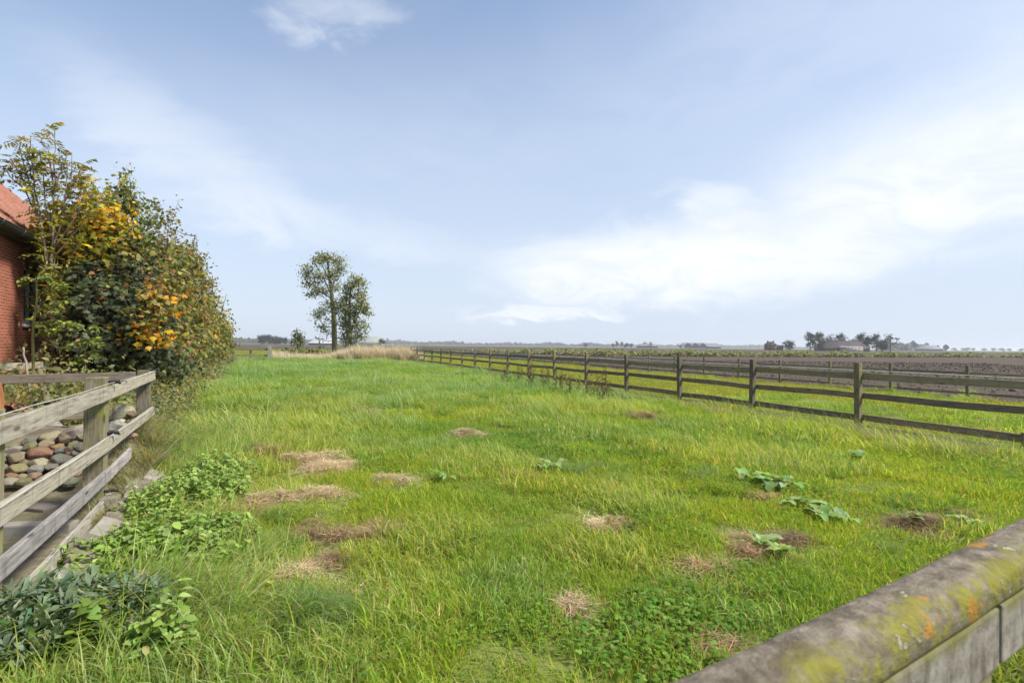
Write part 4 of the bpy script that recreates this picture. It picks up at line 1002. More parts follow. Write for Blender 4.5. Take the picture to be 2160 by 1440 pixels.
# hazy tree belts at the edge of the plain
def belt(name, label, px0, px1, Y, h0, h1, n, seed):
    mb = MB(); t = np.sort(rng.random(n)); a, b = D(px0, 735, Y), D(px1, 735, Y)
    hb_ = h0+(h1-h0)*np.clip(fbm(t*7*(px1-px0)/300, t*0, seed, 4)*2-.5, 0, 1)
    x = a.x+(b.x-a.x)*t
    for k in range(3):
        P_ = np.stack([x+rng.normal(size=n)*4, Y+rng.normal(size=n)*15, hb_*(.18+.30*k)+rng.normal(size=n)*.6], 1)
        put_leaves(mb, P_, np.array([0, -1, .6])+rng.normal(size=P_.shape)*.5, 5.5*np.exp(rng.normal(size=n)*.3), jit_col(pick([((.06, .07, .045), 1), ((.085, .09, .055), 1)], n), n, .2), 'far', -.2)
    tag(mb.build(name, M['leaf_far']), label, 'woodland', None, 'stuff')
belt('far_woodland', 'hazy line of woods along the left and middle horizon', 430, 1290, 2000, 4, 17, 2600, 3)
belt('far_woodland', 'hazy low woods along the horizon from the farmyard to the barn', 1290, 1720, 2300, 4, 14, 1300, 8)
belt('far_woodland', 'hazy grove behind the trees right of the barn', 1872, 1960, 900, 4, 10, 420, 11)
belt('far_woodland', 'low bushes in front of the left horizon woods', 440, 640, 1300, 3, 9, 500, 12)
# ------------------------------------------------------------------ crop strip across the ploughed land
def crop():
    mb = MB(); path = [(905, 90), (993, 88), (1300, 80), (1560, 85), (1850, 96), (2160, 112), (2420, 130)]
    px = np.array([q[0] for q in path]); Yp = np.array([q[1] for q in path])
    n = 2600; u = 900+1520*rng.random(n); Y0 = np.interp(u, px, Yp)
    dens = np.clip(fbm(u*.03, u*0, 5, 3)*2.2-.35, 0, 1)*np.clip((u-940)/120, .15, 1)
    keep = rng.random(n) < .35+.65*dens; u, Y0, dens = u[keep], Y0[keep], dens[keep]; n = len(u)
    Yc = Y0+rng.random(n)*7; Xc = (u-1080)/F*Yc; hh = (.48+.5*dens)*(.6+.5*rng.random(n))*(.65+.35*np.clip((u-940)/200, 0, 1))
    m = 16
    P_ = np.repeat(np.stack([Xc, Yc, hh*.55], 1), m, 0); hm = np.repeat(hh, m)
    P_ += rng.normal(size=P_.shape)*np.stack([hm*0+.22, hm*0+.22, hm*.26], 1); P_[:, 2] = np.clip(P_[:, 2], .04, 1.6)
    rel = np.clip(P_[:, 2]/hm, 0, 1)
    c1 = pick([((.28, .30, .10), 4), ((.19, .23, .07), 4), ((.36, .35, .17), 2), ((.12, .15, .06), 2), ((.5, .38, .05), .25)], len(P_)); c0 = pick([((.30, .225, .13), 4), ((.24, .20, .09), 3), ((.36, .29, .19), 2)], len(P_))
    cc = np.where((rel < .42+.15*rng.random(len(P_)))[:, None], c0, c1)
    put_leaves(mb, P_, np.array([0, -.5, .8])+rng.normal(size=P_.shape)*.5, .25*np.exp(rng.normal(size=len(P_))*.25), jit_col(1, len(P_), .15)*cc, 'far', .2)
    tag(mb.build('crop_strip', M['leaf_far']), 'yellow green strip of leafy crop plants across the ploughed field', 'crop', None, 'stuff')
crop()
# ------------------------------------------------------------------ grass
def blades(mb, base, h, th0, th1, ang, wd, col, seg=3, tipc=None):
    """curved tapering blades: lean angle runs from th0 to th1 (from the vertical) along the blade"""
    n = len(base); p = np.array(base, float); d = np.stack([np.cos(ang), np.sin(ang)], 1); s = np.stack([-np.sin(ang), np.cos(ang)], 1)
    rows = []
    tw = rng.normal(size=n)*.5
    for k in range(seg+1):
        t = k/seg
        ww = wd*(1-t**1.6)*(.75+.5*min(1, t*2)) if k < seg else wd*.06
        sx_ = s*np.cos(tw)[:, None]+d*np.sin(tw)[:, None]
        o = np.concatenate([sx_*(ww/2)[:, None], np.zeros((n, 1))], 1)
        rows.append(np.stack([p-o, p+o], 1))
        th = th0+(th1-th0)*(t+.5/seg)
        dl = (h/seg)
        p = p+np.concatenate([d*(np.sin(th)*dl)[:, None], (np.cos(th)*dl)[:, None]], 1)
    v = np.stack(rows, 1).reshape(n, -1, 3); v[:, :, 2] = np.maximum(v[:, :, 2], .004)
    f = np.array([[2*k, 2*k+1, 2*k+3, 2*k+2] for k in range(seg)])
    F_ = (f[None]+(np.arange(n)*2*(seg+1))[:, None, None]).reshape(-1, 4)
    c = np.repeat(col[:, None], 2*(seg+1), 1).reshape(-1, 3)
    mb.add(v.reshape(-1, 3), [F_], c)
GRC = [((.218, .36, .045), 5), ((.255, .39, .058), 4), ((.175, .315, .048), 4), ((.37, .45, .18), 1.5), ((.33, .34, .08), 1.2), ((.44, .37, .19), .9), ((.34, .28, .15), .5)]
LNG = [((.235, .355, .09), 5), ((.19, .31, .065), 3), ((.38, .46, .23), 4.5), ((.40, .44, .22), .8), ((.46, .41, .25), .25)]
STR = [((.46, .38, .24), 5), ((.36, .29, .17), 3), ((.22, .26, .10), 3), ((.54, .47, .33), 2)]
def patch(n, r, h, th1, wd, pal, dirbias=None, jit=.7, hair=0, seg=3, th0m=.25):
    mb = MB(); a = rng.random(n)*6.283; q = r*np.sqrt(rng.random(n))
    base = np.stack([q*np.cos(a), q*np.sin(a), np.zeros(n)-.01], 1)
    ang = rng.random(n)*6.283 if dirbias is None else dirbias+rng.normal(size=n)*jit
    hh = h*np.exp(rng.normal(size=n)*.3); e = np.abs(rng.normal(size=n))
    blades(mb, base, hh, th0m*rng.normal(size=n) if th0m > 0 else .25+.5*abs(rng.normal(size=n)), (th1*(.35+.5*e) if th0m > 0 else th1*(.72+.22*rng.normal(size=n))), ang, wd*np.exp(rng.normal(size=n)*.25), jit_col(pick(pal, n), n, .16, .08), seg)
    return mb
protos = bpy.data.collections.new('grass_prototypes')
def proto(mb, name, mat='grass'):
    o = bpy.data.objects.new(name, mb.mesh(name, M[mat])); protos.objects.link(o)
# 0-2 short lawn, 3-4 long swept grass, 5 tussock, 6 straw tussock, 7 clover, 8-9 coarse far grass, 10 dry pasture
proto(patch(640, .27, .055, 1.7, .0046, GRC, th0m=.75), 'grass_a0'); proto(patch(640, .27, .070, 2.1, .0046, GRC, th0m=.75), 'grass_a1'); proto(patch(620, .27, .050, 1.5, .0048, GRC, th0m=.8), 'grass_a2')
proto(patch(420, .30, .14, 2.5, .0056, LNG, 0, .9, seg=5, th0m=.8), 'grass_b3'); proto(patch(460, .30, .11, 2.4, .0054, LNG+GRC, 0, 1.3, seg=4, th0m=.8), 'grass_b4')
proto(patch(190, .17, .31, 2.5, .0070, LNG, 0, 1.0, seg=7, th0m=-1), 'grass_c5'); proto(patch(210, .17, .31, 2.4, .0062, STR, 0, 1.1, seg=7, th0m=-1), 'grass_c6')
def clover():
    mb = MB(); n = 170; a = rng.random(n)*6.28; q = .25*np.sqrt(rng.random(n)); h = rng.uniform(.02, .055, n)
    c = np.stack([q*np.cos(a), q*np.sin(a), h], 1); col = jit_col(pick([((.15, .27, .05), 3), ((.19, .32, .085), 2)], n), n, .15)
    for k in range(3):
        b = rng.random(n)*.6+k*2.09; td = np.stack([np.cos(b), np.sin(b), np.zeros(n)], 1)
        put_leaves(mb, c, np.array([0, 0, 1.0])+rng.normal(size=(n, 3))*.25, .0145, col, 'round', 0, td)
    p2 = patch(420, .27, .06, 1.2, .004, GRC); mb.add(np.concatenate(p2.v), p2.p, np.concatenate(p2.c)); return mb
proto(clover(), 'grass_d7')
proto(patch(400, .45, .115, 2.4, .009, LNG+GRC, 0, 1.0, seg=3, th0m=.7), 'grass_e8'); proto(patch(400, .45, .09, 1.8, .009, GRC, None, seg=3, th0m=.6), 'grass_e9')
DRY = [((.28, .33, .06), 5), ((.33, .34, .09), 4), ((.38, .34, .15), 3), ((.22, .30, .05), 3)]
proto(patch(340, .5, .075, 1.7, .011, DRY, None, seg=3, th0m=.6), 'grass_f10')
def gn_group():
    g = bpy.data.node_groups.new('scatter_grass', 'GeometryNodeTree')
    g.interface.new_socket('Geometry', in_out='INPUT', socket_type='NodeSocketGeometry'); g.interface.new_socket('Geometry', in_out='OUTPUT', socket_type='NodeSocketGeometry')
    gi = g.nodes.new('NodeGroupInput'); go = g.nodes.new('NodeGroupOutput')
    ci = g.nodes.new('GeometryNodeCollectionInfo'); ci.inputs[0].default_value = protos; ci.inputs[1].default_value = True; ci.inputs[2].default_value = True
    ip = g.nodes.new('GeometryNodeInstanceOnPoints'); ip.inputs['Pick Instance'].default_value = True
    def na(nm, ty):
        n = g.nodes.new('GeometryNodeInputNamedAttribute'); n.data_type = ty; n.inputs[0].default_value = nm; return n.outputs[0]
    g.links.new(gi.outputs[0], ip.inputs['Points']); g.links.new(ci.outputs[0], ip.inputs['Instance'])
    g.links.new(na('idx', 'INT'), ip.inputs['Instance Index'])
    e = g.nodes.new('FunctionNodeEulerToRotation'); g.links.new(na('rot', 'FLOAT_VECTOR'), e.inputs[0]); g.links.new(e.outputs[0], ip.inputs['Rotation'])
    g.links.new(na('scl', 'FLOAT'), ip.inputs['Scale']); g.links.new(ip.outputs[0], go.inputs[0]); return g
GNG = gn_group()
def scatter(name, label, x, y, z, rz, sc, idx, tint, cat='grass'):
    me = bpy.data.meshes.new(name); n = len(x)
    me.vertices.add(n); me.vertices.foreach_set('co', np.stack([x, y, z], 1).astype(np.float32).ravel())
    a = me.attributes.new('idx', 'INT', 'POINT'); a.data.foreach_set('value', np.asarray(idx, np.int32))
    a = me.attributes.new('scl', 'FLOAT', 'POINT'); a.data.foreach_set('value', np.asarray(sc, np.float32))
    a = me.attributes.new('tint', 'FLOAT', 'POINT'); a.data.foreach_set('value', np.asarray(tint, np.float32))
    r = np.zeros((n, 3), np.float32); r[:, 2] = rz; r[:, :2] = rng.normal(size=(n, 2))*.06
    a = me.attributes.new('rot', 'FLOAT_VECTOR', 'POINT'); a.data.foreach_set('vector', r.ravel())
    o = link(name, me); md = o.modifiers.new('scatter', 'NODES'); md.node_group = GNG
    return tag(o, label, cat, None, 'stuff')
def pts_in(y0, y1, dens, fx, frus=1.2, pad=1.2):
    """uniform points between the two border lines fx(Y), kept to what the place shows"""
    Ys = np.linspace(y0, y1, 60); a, b = fx(Ys); a = np.maximum(a, -frus*Ys-pad); b = np.minimum(b, frus*Ys+pad); w_ = np.maximum(0, b-a)
    n = int(dens*np.trapz(w_, Ys)); 
    yy = np.interp(rng.random(n), np.concatenate([[0], np.cumsum((w_[1:]+w_[:-1])/2)])/np.sum((w_[1:]+w_[:-1])/2), Ys)
    aa, bb = np.interp(yy, Ys, a), np.interp(yy, Ys, b)
    return aa+(bb-aa)*rng.random(n), yy
WIND = 2.75                                        # long grass is swept this way
mead = lambda Y: (XL(Y)+.28+.5*(Y > 7), XF1(Y)+.15)
def tint_at(x, y):
    t = .57+.9*(fbm(x*.35, y*.35, 41, 3)-.5)+.5*(fbm(x*1.6, y*1.6, 47, 2)-.5)
    t = t-.32*smooth01(y, 6, 20)-.30*smooth01(-(x+.45*y), -.2, 2.6)*(y < 12)+rng.normal(size=len(x))*.10
    return np.clip(t, 0, 1)
HAY = [(672, 982, 120, 46, 'largest pale hay heap left of the middle of the meadow', 1.2), (628, 975, 60, 24, 'flat pale hay patch touching the left of the largest heap', 1.0), (722, 990, 44, 24, 'hay tuft at the right end of the largest heap', 1.1), (832, 1013, 60, 26, 'small pale hay tuft right of the largest heap', 1.0),
       (664, 1045, 90, 20, 'long thin strip of pale hay in the left of the meadow', 1.1), (563, 1055, 84, 24, 'pale hay patch above the humped grey tuft', 1.1), (514, 1080, 76, 46, 'humped greyish hay tuft beside the nettles', .85), (655, 1114, 70, 34, 'dark brown hay patch in the middle left of the meadow', .6), (704, 1125, 60, 26, 'thin brownish hay patch next to the dark one', .7),
       (803, 1118, 84, 34, 'brown hay patch near the centre left of the meadow', .75), (680, 1180, 84, 40, 'brown hay patch above the big pale one in the left foreground', .7), (586, 1214, 110, 50, 'large pale hay patch in the left foreground', 1.15), (497, 1264, 60, 40, 'reddish hay patch at the edge of the dark leafy plants', .8), (734, 1248, 50, 36, 'thin straw patch in the lower left of the meadow', 1.0),
       (569, 957, 66, 22, 'grey hay patch behind the largest heap', .75), (1276, 1110, 44, 26, 'pale round hay lump in the centre right of the meadow', 1.35), (1312, 1108, 64, 26, 'brown hay patch touching the pale round lump', .7), (1496, 1200, 60, 36, 'greyish hay patch in the right foreground', .85), (1578, 1156, 96, 44, 'hay patch with dock leaves in the right foreground', .8), (1690, 1150, 100, 30, 'dark brown hay ridge in the right foreground', .5),
       (1617, 1056, 44, 18, 'small bare hay patch under the big dock plant', .85), (1975, 1102, 150, 40, 'widest brown hay patch behind the mossy rail', .55), (1955, 1132, 100, 24, 'reddish brown hay patch below the widest one', .5), (1180, 1268, 46, 34, 'small tan hay tuft low in the centre foreground', .95), (985, 922, 66, 20, 'small tan hay patch beside the broad dock leaves near mid meadow', .9), (1086, 1002, 66, 22, 'faint tan hay patch in the centre of the meadow', .85),
       (606, 866, 40, 14, 'small distant hay patch on the left side of the meadow', .8), (770, 868, 90, 10, 'distant straw streak in the upper meadow', .9), (1345, 886, 60, 10, 'distant brown hay streak near the right fence', .7), (1520, 1368, 50, 30, 'reddish straw tuft just above the mossy rail', .7)]
HP = []
for q in HAY:
    c = G(q[0], q[1]); HP.append((c.x, c.y, max(.14, q[2]/F*c.y*.58), max(.12, q[3]/F*c.y*c.y/H*.5*.95)))
HP = np.array(HP)
def thin(x, y, pad=.12):
    """keep the live grass off the hay"""
    k = np.ones(len(x), bool); pad = pad*(.1+1.1*rng.random(len(x)))
    for hx, hy, a, b in HP: k &= ((x-hx)/(a+pad))**2+((y-hy)/(b+pad*1.2))**2 > 1
    return k
def lawn():
    X_, Y_, I_, S_, T_, A_ = [], [], [], [], [], []
    def addp(x, y, idx, sc, ang=None):
        k = thin(x, y); x, y, idx, sc = x[k], y[k], idx[k], sc[k]
        X_.append(x); Y_.append(y); I_.append(idx); S_.append(sc); T_.append(tint_at(x, y))
        A_.append(rng.random(len(x))*6.283 if ang is None else ang[k])
    for y0, y1, dn, s0 in ((1.3, 4.5, 24, 1.0), (4.5, 8, 15, 1.2), (8, 13, 8.5, 1.55)):
        x, y = pts_in(y0, y1, dn, mead)
        m = fbm(x*.8, y*.8, 61, 3)+.10*smooth01(y, 3, 9)+.10*smooth01(-(x+.5*y), -.6, 1.5)-.09*(x > -.5)*(y < 6)
        lng = m > .58
        idx = np.where(lng, np.where(rng.random(len(x)) < .5, 3, 4), rng.integers(0, 3, len(x)))
        idx = np.where((~lng) & (fbm(x*1.1, y*1.1, 77, 2)+.12*rng.normal(size=len(x)) > .68), 7, idx)
        ang = np.where(lng, WIND+2.6*(fbm(x*.6, y*.6, 88, 2)-.5)*3+rng.normal(size=len(x))*.9, rng.random(len(x))*6.283)
        addp(x, y, idx, s0*np.exp(rng.normal(size=len(x))*.18), ang)
    x, y = pts_in(13, 43.3, 3.6, mead)
    addp(x, y, np.where(fbm(x*.5, y*.5, 62, 3) > .42, 8, 9), np.exp(rng.normal(size=len(x))*.2)*(1+.012*(y-13)), WIND+1.5*(fbm(x*.3, y*.3, 19, 2)-.5)*3+rng.normal(size=len(x))*1.0)
    x, y = pts_in(6, 43, .55, mead)                  # taller tufts that break the far meadow up
    k = fbm(x*.4, y*.4, 15, 2) > .45; x, y = x[k], y[k]
    addp(x, y, np.full(len(x), 3), 1.5*np.exp(rng.normal(size=len(x))*.3)+.02*y, WIND+rng.normal(size=len(x))*.7)
    x, y, i, s, t, a = map(np.concatenate, (X_, Y_, I_, S_, T_, A_))
    scatter('meadow_grass', 'lush green meadow grass of the paddock', x, y, hgt(x, y), a, s, i, t)
lawn()
def pasture():
    x, y = pts_in(5, 24, 6, lambda Y: (XF1(Y)+.1, XF2(Y)-.3)); x2, y2 = pts_in(24, 112, 1.5, lambda Y: (np.where(Y < 46, XF1(Y), -60), XF2(Y)-.3))
    s = np.concatenate([np.exp(rng.normal(size=len(x))*.2)*.95, 1.6*np.exp(rng.normal(size=len(x2))*.2)])
    x, y = np.concatenate([x, x2]), np.concatenate([y, y2])
    d = fbm(x*.3, y*.3, 91, 3)+.25*smooth01(y, 10, 22)-.06
    idx = np.where(d > .5, 10, np.where(rng.random(len(x)) < .35, 8, 9))
    scatter('pasture_grass', 'short yellowing grass between the two right hand fences', x, y, hgt(x, y), rng.random(len(x))*6.28, s, idx, np.clip(.46+rng.normal(size=len(x))*.15, 0, 1))
pasture()
def tall():
    X_, Y_, I_, S_, T_, A_ = [], [], [], [], [], []
    def add(px, py, n, sx_, sy_, idx, sc, ang, t=.45, spread=.5):
        for k in range(n):
            c = G(px+rng.normal()*sx_, py+rng.normal()*sy_); X_.append(c.x); Y_.append(c.y); I_.append(idx if not isinstance(idx, tuple) else idx[int(rng.integers(0, len(idx)))])
            S_.append(sc*math.exp(rng.normal()*.2)); A_.append(ang+rng.normal()*spread); T_.append(min(1, max(0, t+rng.normal()*.12)))
    # tufts hanging over the slabs and along the left fence
    for px, py, n, ix, sc, an in ((345, 890, 8, (6, 5), .8, -.2), (335, 930, 9, (6,), .85, -.5), (310, 975, 8, (6, 6, 5), .8, -.8), (285, 1030, 5, (6,), .6, -1.0), (265, 945, 4, (5,), .6, 0), (240, 1080, 3, (6,), .5, -1.2), (330, 905, 8, (6, 6, 5), .9, -.3), (315, 950, 8, (6, 6, 5), .9, -.6), (300, 1000, 6, (6,), .9, -.9), (350, 960, 7, (5, 6), .9, -.4), (290, 1060, 4, (6,), .55, -1.2), (225, 1120, 2, (6,), .5, -1.5),
                                  (375, 940, 5, (5,), .9, -.2), (400, 1000, 5, (5,), .7, -.3), (300, 1110, 4, (5,), .65, -.2), (350, 1090, 5, (5,), .7, .0), (250, 1235, 5, (5,), .7, .2), (310, 1262, 7, (5,), .8, .1), (350, 1300, 9, (5,), .95, -.1), (420, 1290, 8, (5,), .9, -.2), (250, 1300, 4, (5,), .8, .2), (160, 1290, 3, (5,), .8, .1), (420, 1130, 6, (5,), .8, 0),
                                  (320, 1395, 3, (5,), .6, 2.6), (280, 1430, 3, (5,), .6, 2.8), (400, 1400, 4, (5,), .6, .3), (480, 1380, 5, (5,), .6, -.4), (430, 1170, 6, (5,), .7, .1), (480, 1150, 6, (5,), .7, .1), (520, 1170, 4, (5,), .6, .2), (460, 1230, 4, (5,), .6, .1)):
        add(px, py, int(n*1.25), 24, 16, ix, sc*1.0, an, .45, .9)
    for px, py, n, sc in ((425, 925, 8, .85), (450, 940, 6, .8), (470, 895, 4, .7), (520, 905, 5, .7), (620, 1290, 9, .62), (650, 1310, 7, .6), (590, 1305, 5, .55), (560, 1100, 4, .5), (700, 1300, 3, .5), (1250, 1005, 9, .55), (1310, 1020, 6, .5), (1180, 990, 6, .5), (640, 835, 5, .9), (690, 850, 4, .9), (1900, 1075, 3, .5), (1860, 1165, 3, .42), (1890, 1180, 2, .42), (1480, 1010, 4, .5), (760, 880, 5, .8), (930, 860, 6, .9), (1040, 830, 5, .9)):
        add(px, py, n, 22, 8, (5, 5, 3), sc, -.25, .25)
    # straw and rank grass along the right fence
    for i in range(520):
        Yp = 7.2+26*rng.random()**1.6; off = -.35+.55*rng.normal()*.6
        x = float(XF1(Yp))-.30+off*.8-(.7*rng.random()**2 if Yp < 14 else 0); X_.append(x); Y_.append(Yp+rng.normal()*.1); st_ = fbm(np.array([Yp*.35]), np.array([3.3]), 7, 2)[0]
        I_.append(6 if (rng.random() < (.85 if Yp < 13 else .45)*(.45+.6*st_)) else 5); S_.append((.55+.3*rng.random())*(1+.01*Yp)); A_.append(3.4+rng.normal()*.9); T_.append(.4)
    for i in range(150):
        Yp = 9+55*rng.random()**1.7; x = float(XF2(Yp))-.3+rng.normal()*.2; X_.append(x); Y_.append(Yp); I_.append(10 if rng.random() < .6 else 6); S_.append(.6+.3*rng.random()); A_.append(rng.random()*6); T_.append(.5)
    for px, py in ((2035, 838), (2050, 840), (2025, 842), (1890, 822), (1500, 800)): add(px, py, 3, 8, 3, 5, .8, 3, .55)
    for i in range(90):                              # rough edge where the meadow meets the reeds and the hedge end
        c = D(480+430*rng.random(), 755, 42+2.5*rng.random()); X_.append(c.x); Y_.append(c.y); I_.append(5); S_.append(1.1+.5*rng.random()); A_.append(rng.random()*6); T_.append(.15)
    T_ = [.12 if i_ == 6 else t_ for i_, t_ in zip(I_, T_)]
    x, y = np.array(X_), np.array(Y_)
    zz = hgt(x, y); dd_ = x-(-3.56-.5*(y-4.4)); zz = np.where((dd_ < .45) & (dd_ > -3) & (y < 6.8), np.maximum(zz, yardz(x, y)), zz)
    scatter('tall_grass', 'long bent grass tufts and straw along the fences', x, y, zz, np.array(A_), np.array(S_), np.array(I_), np.array(T_))
tall()
def reeds():
    mb = MB(); n = 34000
    u = 572+330*rng.random(n); c0 = 42.6+2.0*fbm(u*.03, u*0, 5, 2)
    yy = c0+6.5*rng.random(n); x = (u-1080)/F*yy
    hm = np.interp(u, [572, 600, 650, 690, 720, 760, 800, 850, 890, 902], [.7, .6, .5, .5, .9, 1.2, 1.25, 1.2, .95, .25])*(.55+.75*fbm(x*.8, yy*.8, 6, 3))
    k = rng.random(n) < np.interp(u, [572, 640, 700, 860, 902], [.55, .45, .7, 1, .25]); x, yy, hm, u = x[k], yy[k], hm[k], u[k]; n = len(x)
    pal = [((.56, .46, .33), 4), ((.47, .38, .27), 4), ((.62, .53, .40), 2), ((.27, .28, .13), 1.2)]
    blades(mb, np.stack([x, yy, np.zeros(n)-.02], 1), hm*np.exp(rng.normal(size=n)*.2), rng.normal(size=n)*.15, .35+.5*abs(rng.normal(size=n)), WIND+rng.normal(size=n)*1.2, .022*np.ones(n), jit_col(pick(pal, n), n, .15, .06), 3)
    tag(mb.build('reeds', M['hay']), 'beige dry reeds and tall dead grass below the field trees', 'reeds', None, 'stuff')
reeds()
# ------------------------------------------------------------------ hay left lying in the meadow
for (px, py, wp_, hp_, lab, br_t), (hx, hy, a, b) in zip(HAY, HP):
    mb = MB(); n = int(np.clip(2600*a*b/.05*.6, 420, 2600))
    lb = rng.integers(0, 4, n); la = rng.random(4)*6.283; th = rng.random(n)*6.283; q = np.sqrt(rng.random(n))*(1+.18*rng.normal(size=n)); ed = .75+.6*fbm(np.cos(th)*1.3+hx*3, np.sin(th)*1.3+hy*3, 8, 2); sz_ = .42+.3*rng.random(4); lx, ly = a*(.62*np.cos(la[lb])+sz_[lb]*q*np.cos(th)*ed), b*(.6*np.sin(la[lb])+sz_[lb]*q*np.sin(th)*ed)
    st_ = rng.random(n) < .2; lx = np.where(st_, lx*1.7, lx); ly = np.where(st_, ly*1.7, ly); m = np.where(st_, .25, 1)*np.clip(1-q**2, 0, 1)*min(.11, .40*min(a, b))*(.6+.8*fbm(lx*9+hx, ly*9+hy, 2, 2))
    base = np.stack([lx, ly, m*rng.random(n)**.5+.012], 1)
    pal = [((.56, .43, .26), 4), ((.44, .325, .19), 4), ((.62, .51, .34), 2), ((.24, .17, .10), 1.5)]
    col = jit_col(pick(pal, n)*br_t*(np.array((.98, .90, .80)) if br_t < .9 else 1), n, .24, .05); fsc = 1+.07*max(0, hy-4)
    blades(mb, base, rng.uniform(.07, .17, n)*fsc, rng.uniform(1.15, 1.62, n), rng.uniform(1.45, 1.95, n), rng.random(n)*6.283, .0036*fsc*np.exp(rng.normal(size=n)*.2), col, 3)
    f = 60; tt = np.linspace(0, 6.283, 14, endpoint=False)   # matted core
    rr = .6*(1+.25*rng.normal(size=14)); core = np.concatenate([[(0, 0, min(.035, .14*min(a, b)))], np.stack([rr*np.cos(tt)*a, rr*np.sin(tt)*b, tt*0-.03], 1)])
    mb.add(core, [np.array([[0, 1+i, 1+(i+1) % 14] for i in range(14)])], np.array((.24, .175, .11))*br_t)
    tag(mb.build('hay_clump', M['hay'], None, False, (hx, hy, float(hgt(hx, hy)))), lab, 'dry grass', 'dry hay clumps lying in the meadow')
# ------------------------------------------------------------------ broad leaved weeds
def strip_leaf(mb, base, ang, L_, W_, rise, droop, col, seg=6, wav=.12):
    d = np.array([math.cos(ang), math.sin(ang), 0]); s = np.array([-d[1], d[0], 0]); p = np.array(base, float); th = rise; rows = []
    ph = rng.random()*6
    for k in range(seg+1):
        t = k/seg; w_ = W_*(math.sin(math.pi*min(1, .08+t*.95))**.75)*.5 if k < seg else .002
        wv = wav*W_*math.sin(ph+k*2.1)
        rows += [p-s*w_+np.array([0, 0, w_*.35+wv]), p+np.array([0, 0, -.0]), p+s*w_+np.array([0, 0, w_*.35-wv])]
        th2 = th-droop*t; dl = L_/seg; p = p+d*math.cos(th2)*dl+np.array([0, 0, math.sin(th2)*dl])
    f = []
    for k in range(seg): f += [[3*k, 3*k+1, 3*k+4, 3*k+3], [3*k+1, 3*k+2, 3*k+5, 3*k+4]]
    r_ = np.array(rows); r_[:, 2] = np.maximum(r_[:, 2], .02)
    mb.add(r_, [np.array(f)], col)
def dock(px, py, wpx, n, lab, pale=1.0):
    c = G(px, py); r = wpx/F*c.y*.5; mb = MB()
    for k in range(n):
        o = rng.normal(size=2)*r*.45*np.array([1, .6]); L_ = rng.uniform(.13, .24)*max(.8, min(1.5, r/.2))
        strip_leaf(mb, (o[0], o[1], .05), rng.random()*6.283, L_, L_*rng.uniform(.36, .5), rng.uniform(.15, .7), rng.uniform(.5, 1.3), jit_col(np.array(pick([((.27, .38, .12), 4), ((.21, .32, .08), 3), ((.36, .44, .22), 2)], 1))*pale, 1, .12)[0])
    tag(mb.build('dock_plant', M['herb'], None, True, (c.x, c.y, float(hgt(c.x, c.y))+.02)), lab, 'weed', 'broad leaved dock plants in the meadow')
for q in ((1182, 920, 50, 10, 'broad leaved dock plant in mid meadow right of the tan hay'), (1150, 990, 80, 12, 'pale dock plant in the centre of the meadow'), (1612, 1030, 90, 20, 'biggest dock plant with lobed leaves in the right of the meadow'), (1655, 1038, 60, 12, 'dock leaves at the right edge of the biggest dock plant'),
          (1690, 1075, 70, 14, 'dock plant just below the biggest one'), (1770, 1104, 66, 12, 'dock plant above the mossy rail in the chain of docks'), (1730, 1100, 40, 8, 'small dock in the middle of the chain of docks'), (1600, 1160, 50, 9, 'dock leaves growing out of the right foreground hay'), (1640, 1182, 40, 8, 'small whitish dock below the dark hay ridge'),
          (1805, 972, 54, 12, 'dark dock clump close to the right fence'), (2060, 1118, 40, 6, 'pale dock leaf beside the widest brown hay patch'), (1945, 1112, 60, 7, 'dock leaves lying on the widest brown hay patch'), (940, 1010, 36, 7, 'small dock in the left centre of the meadow')):
    dock(*q)
def nettles(px, py, w_, h_, n, hmax, lab, pal, lsz=.055, kind='nettle', name='nettle_patch', tiers=6, cat='nettles', flat=False):
    c = G(px, py); rx = w_/F*c.y*.5; ry = h_/F*c.y*c.y/H*.5
    mb = MB()
    a = rng.random(n)*6.283; q = np.sqrt(rng.random(n)); eg = .6+.9*fbm(np.cos(a)*1.6+px, np.sin(a)*1.6+py, 3, 3); bx, by = q*np.cos(a)*rx*eg, q*np.sin(a)*ry*eg
    hh = hmax*(1-.55*q**2)*np.exp(rng.normal(size=n)*.18)
    lean = rng.normal(size=(n, 2))*.12
    for i in range(n):
        b = np.array([bx[i], by[i], 0]); t = b+np.array([lean[i, 0]*hh[i], lean[i, 1]*hh[i], hh[i]])
        tube(mb, np.array([b, t]), np.array([.0035, .002]), 3, (.14, .17, .05), False)
    for k in range(tiers):
        f = (k+1)/tiers; z = hh*(.25+.75*f); ctr = np.stack([bx+lean[:, 0]*z, by+lean[:, 1]*z, z], 1)
        a0 = rng.random(n)*.5+(k % 2)*1.57
        for s in range(4 if k == tiers-1 else 2):
            b = a0+s*(math.pi if k < tiers-1 else math.pi/2); td = np.stack([np.cos(b), np.sin(b), -.15+0*b], 1)
            sz = lsz*(1.0-.35*(f > .95))*np.exp(rng.normal(size=n)*.2)
            put_leaves(mb, ctr, np.array([0, 0, 1.0])+rng.normal(size=(n, 3))*.3, sz, jit_col(pick(pal, n), n, .16, .08), kind, .25, td)
    tag(mb.build(name, M['herb'], None, False, (c.x, c.y, float(hgt(c.x, c.y)))), lab, cat)
NP = [((.26, .38, .075), 4), ((.19, .30, .06), 3), ((.33, .42, .14), 2), ((.28, .27, .10), .5)]
nettles(365, 1175, 270, 120, 200, .28, 'largest bright green nettle patch in the left foreground', NP)
nettles(235, 1175, 110, 70, 45, .26, 'nettles leaning over the concrete slabs', NP)
nettles(400, 1065, 190, 90, 190, .26, 'nettle patch in front of the corner fence', NP, .05)
nettles(455, 1015, 150, 50, 130, .22, 'lower nettle patch behind the humped hay tuft', NP, .048)
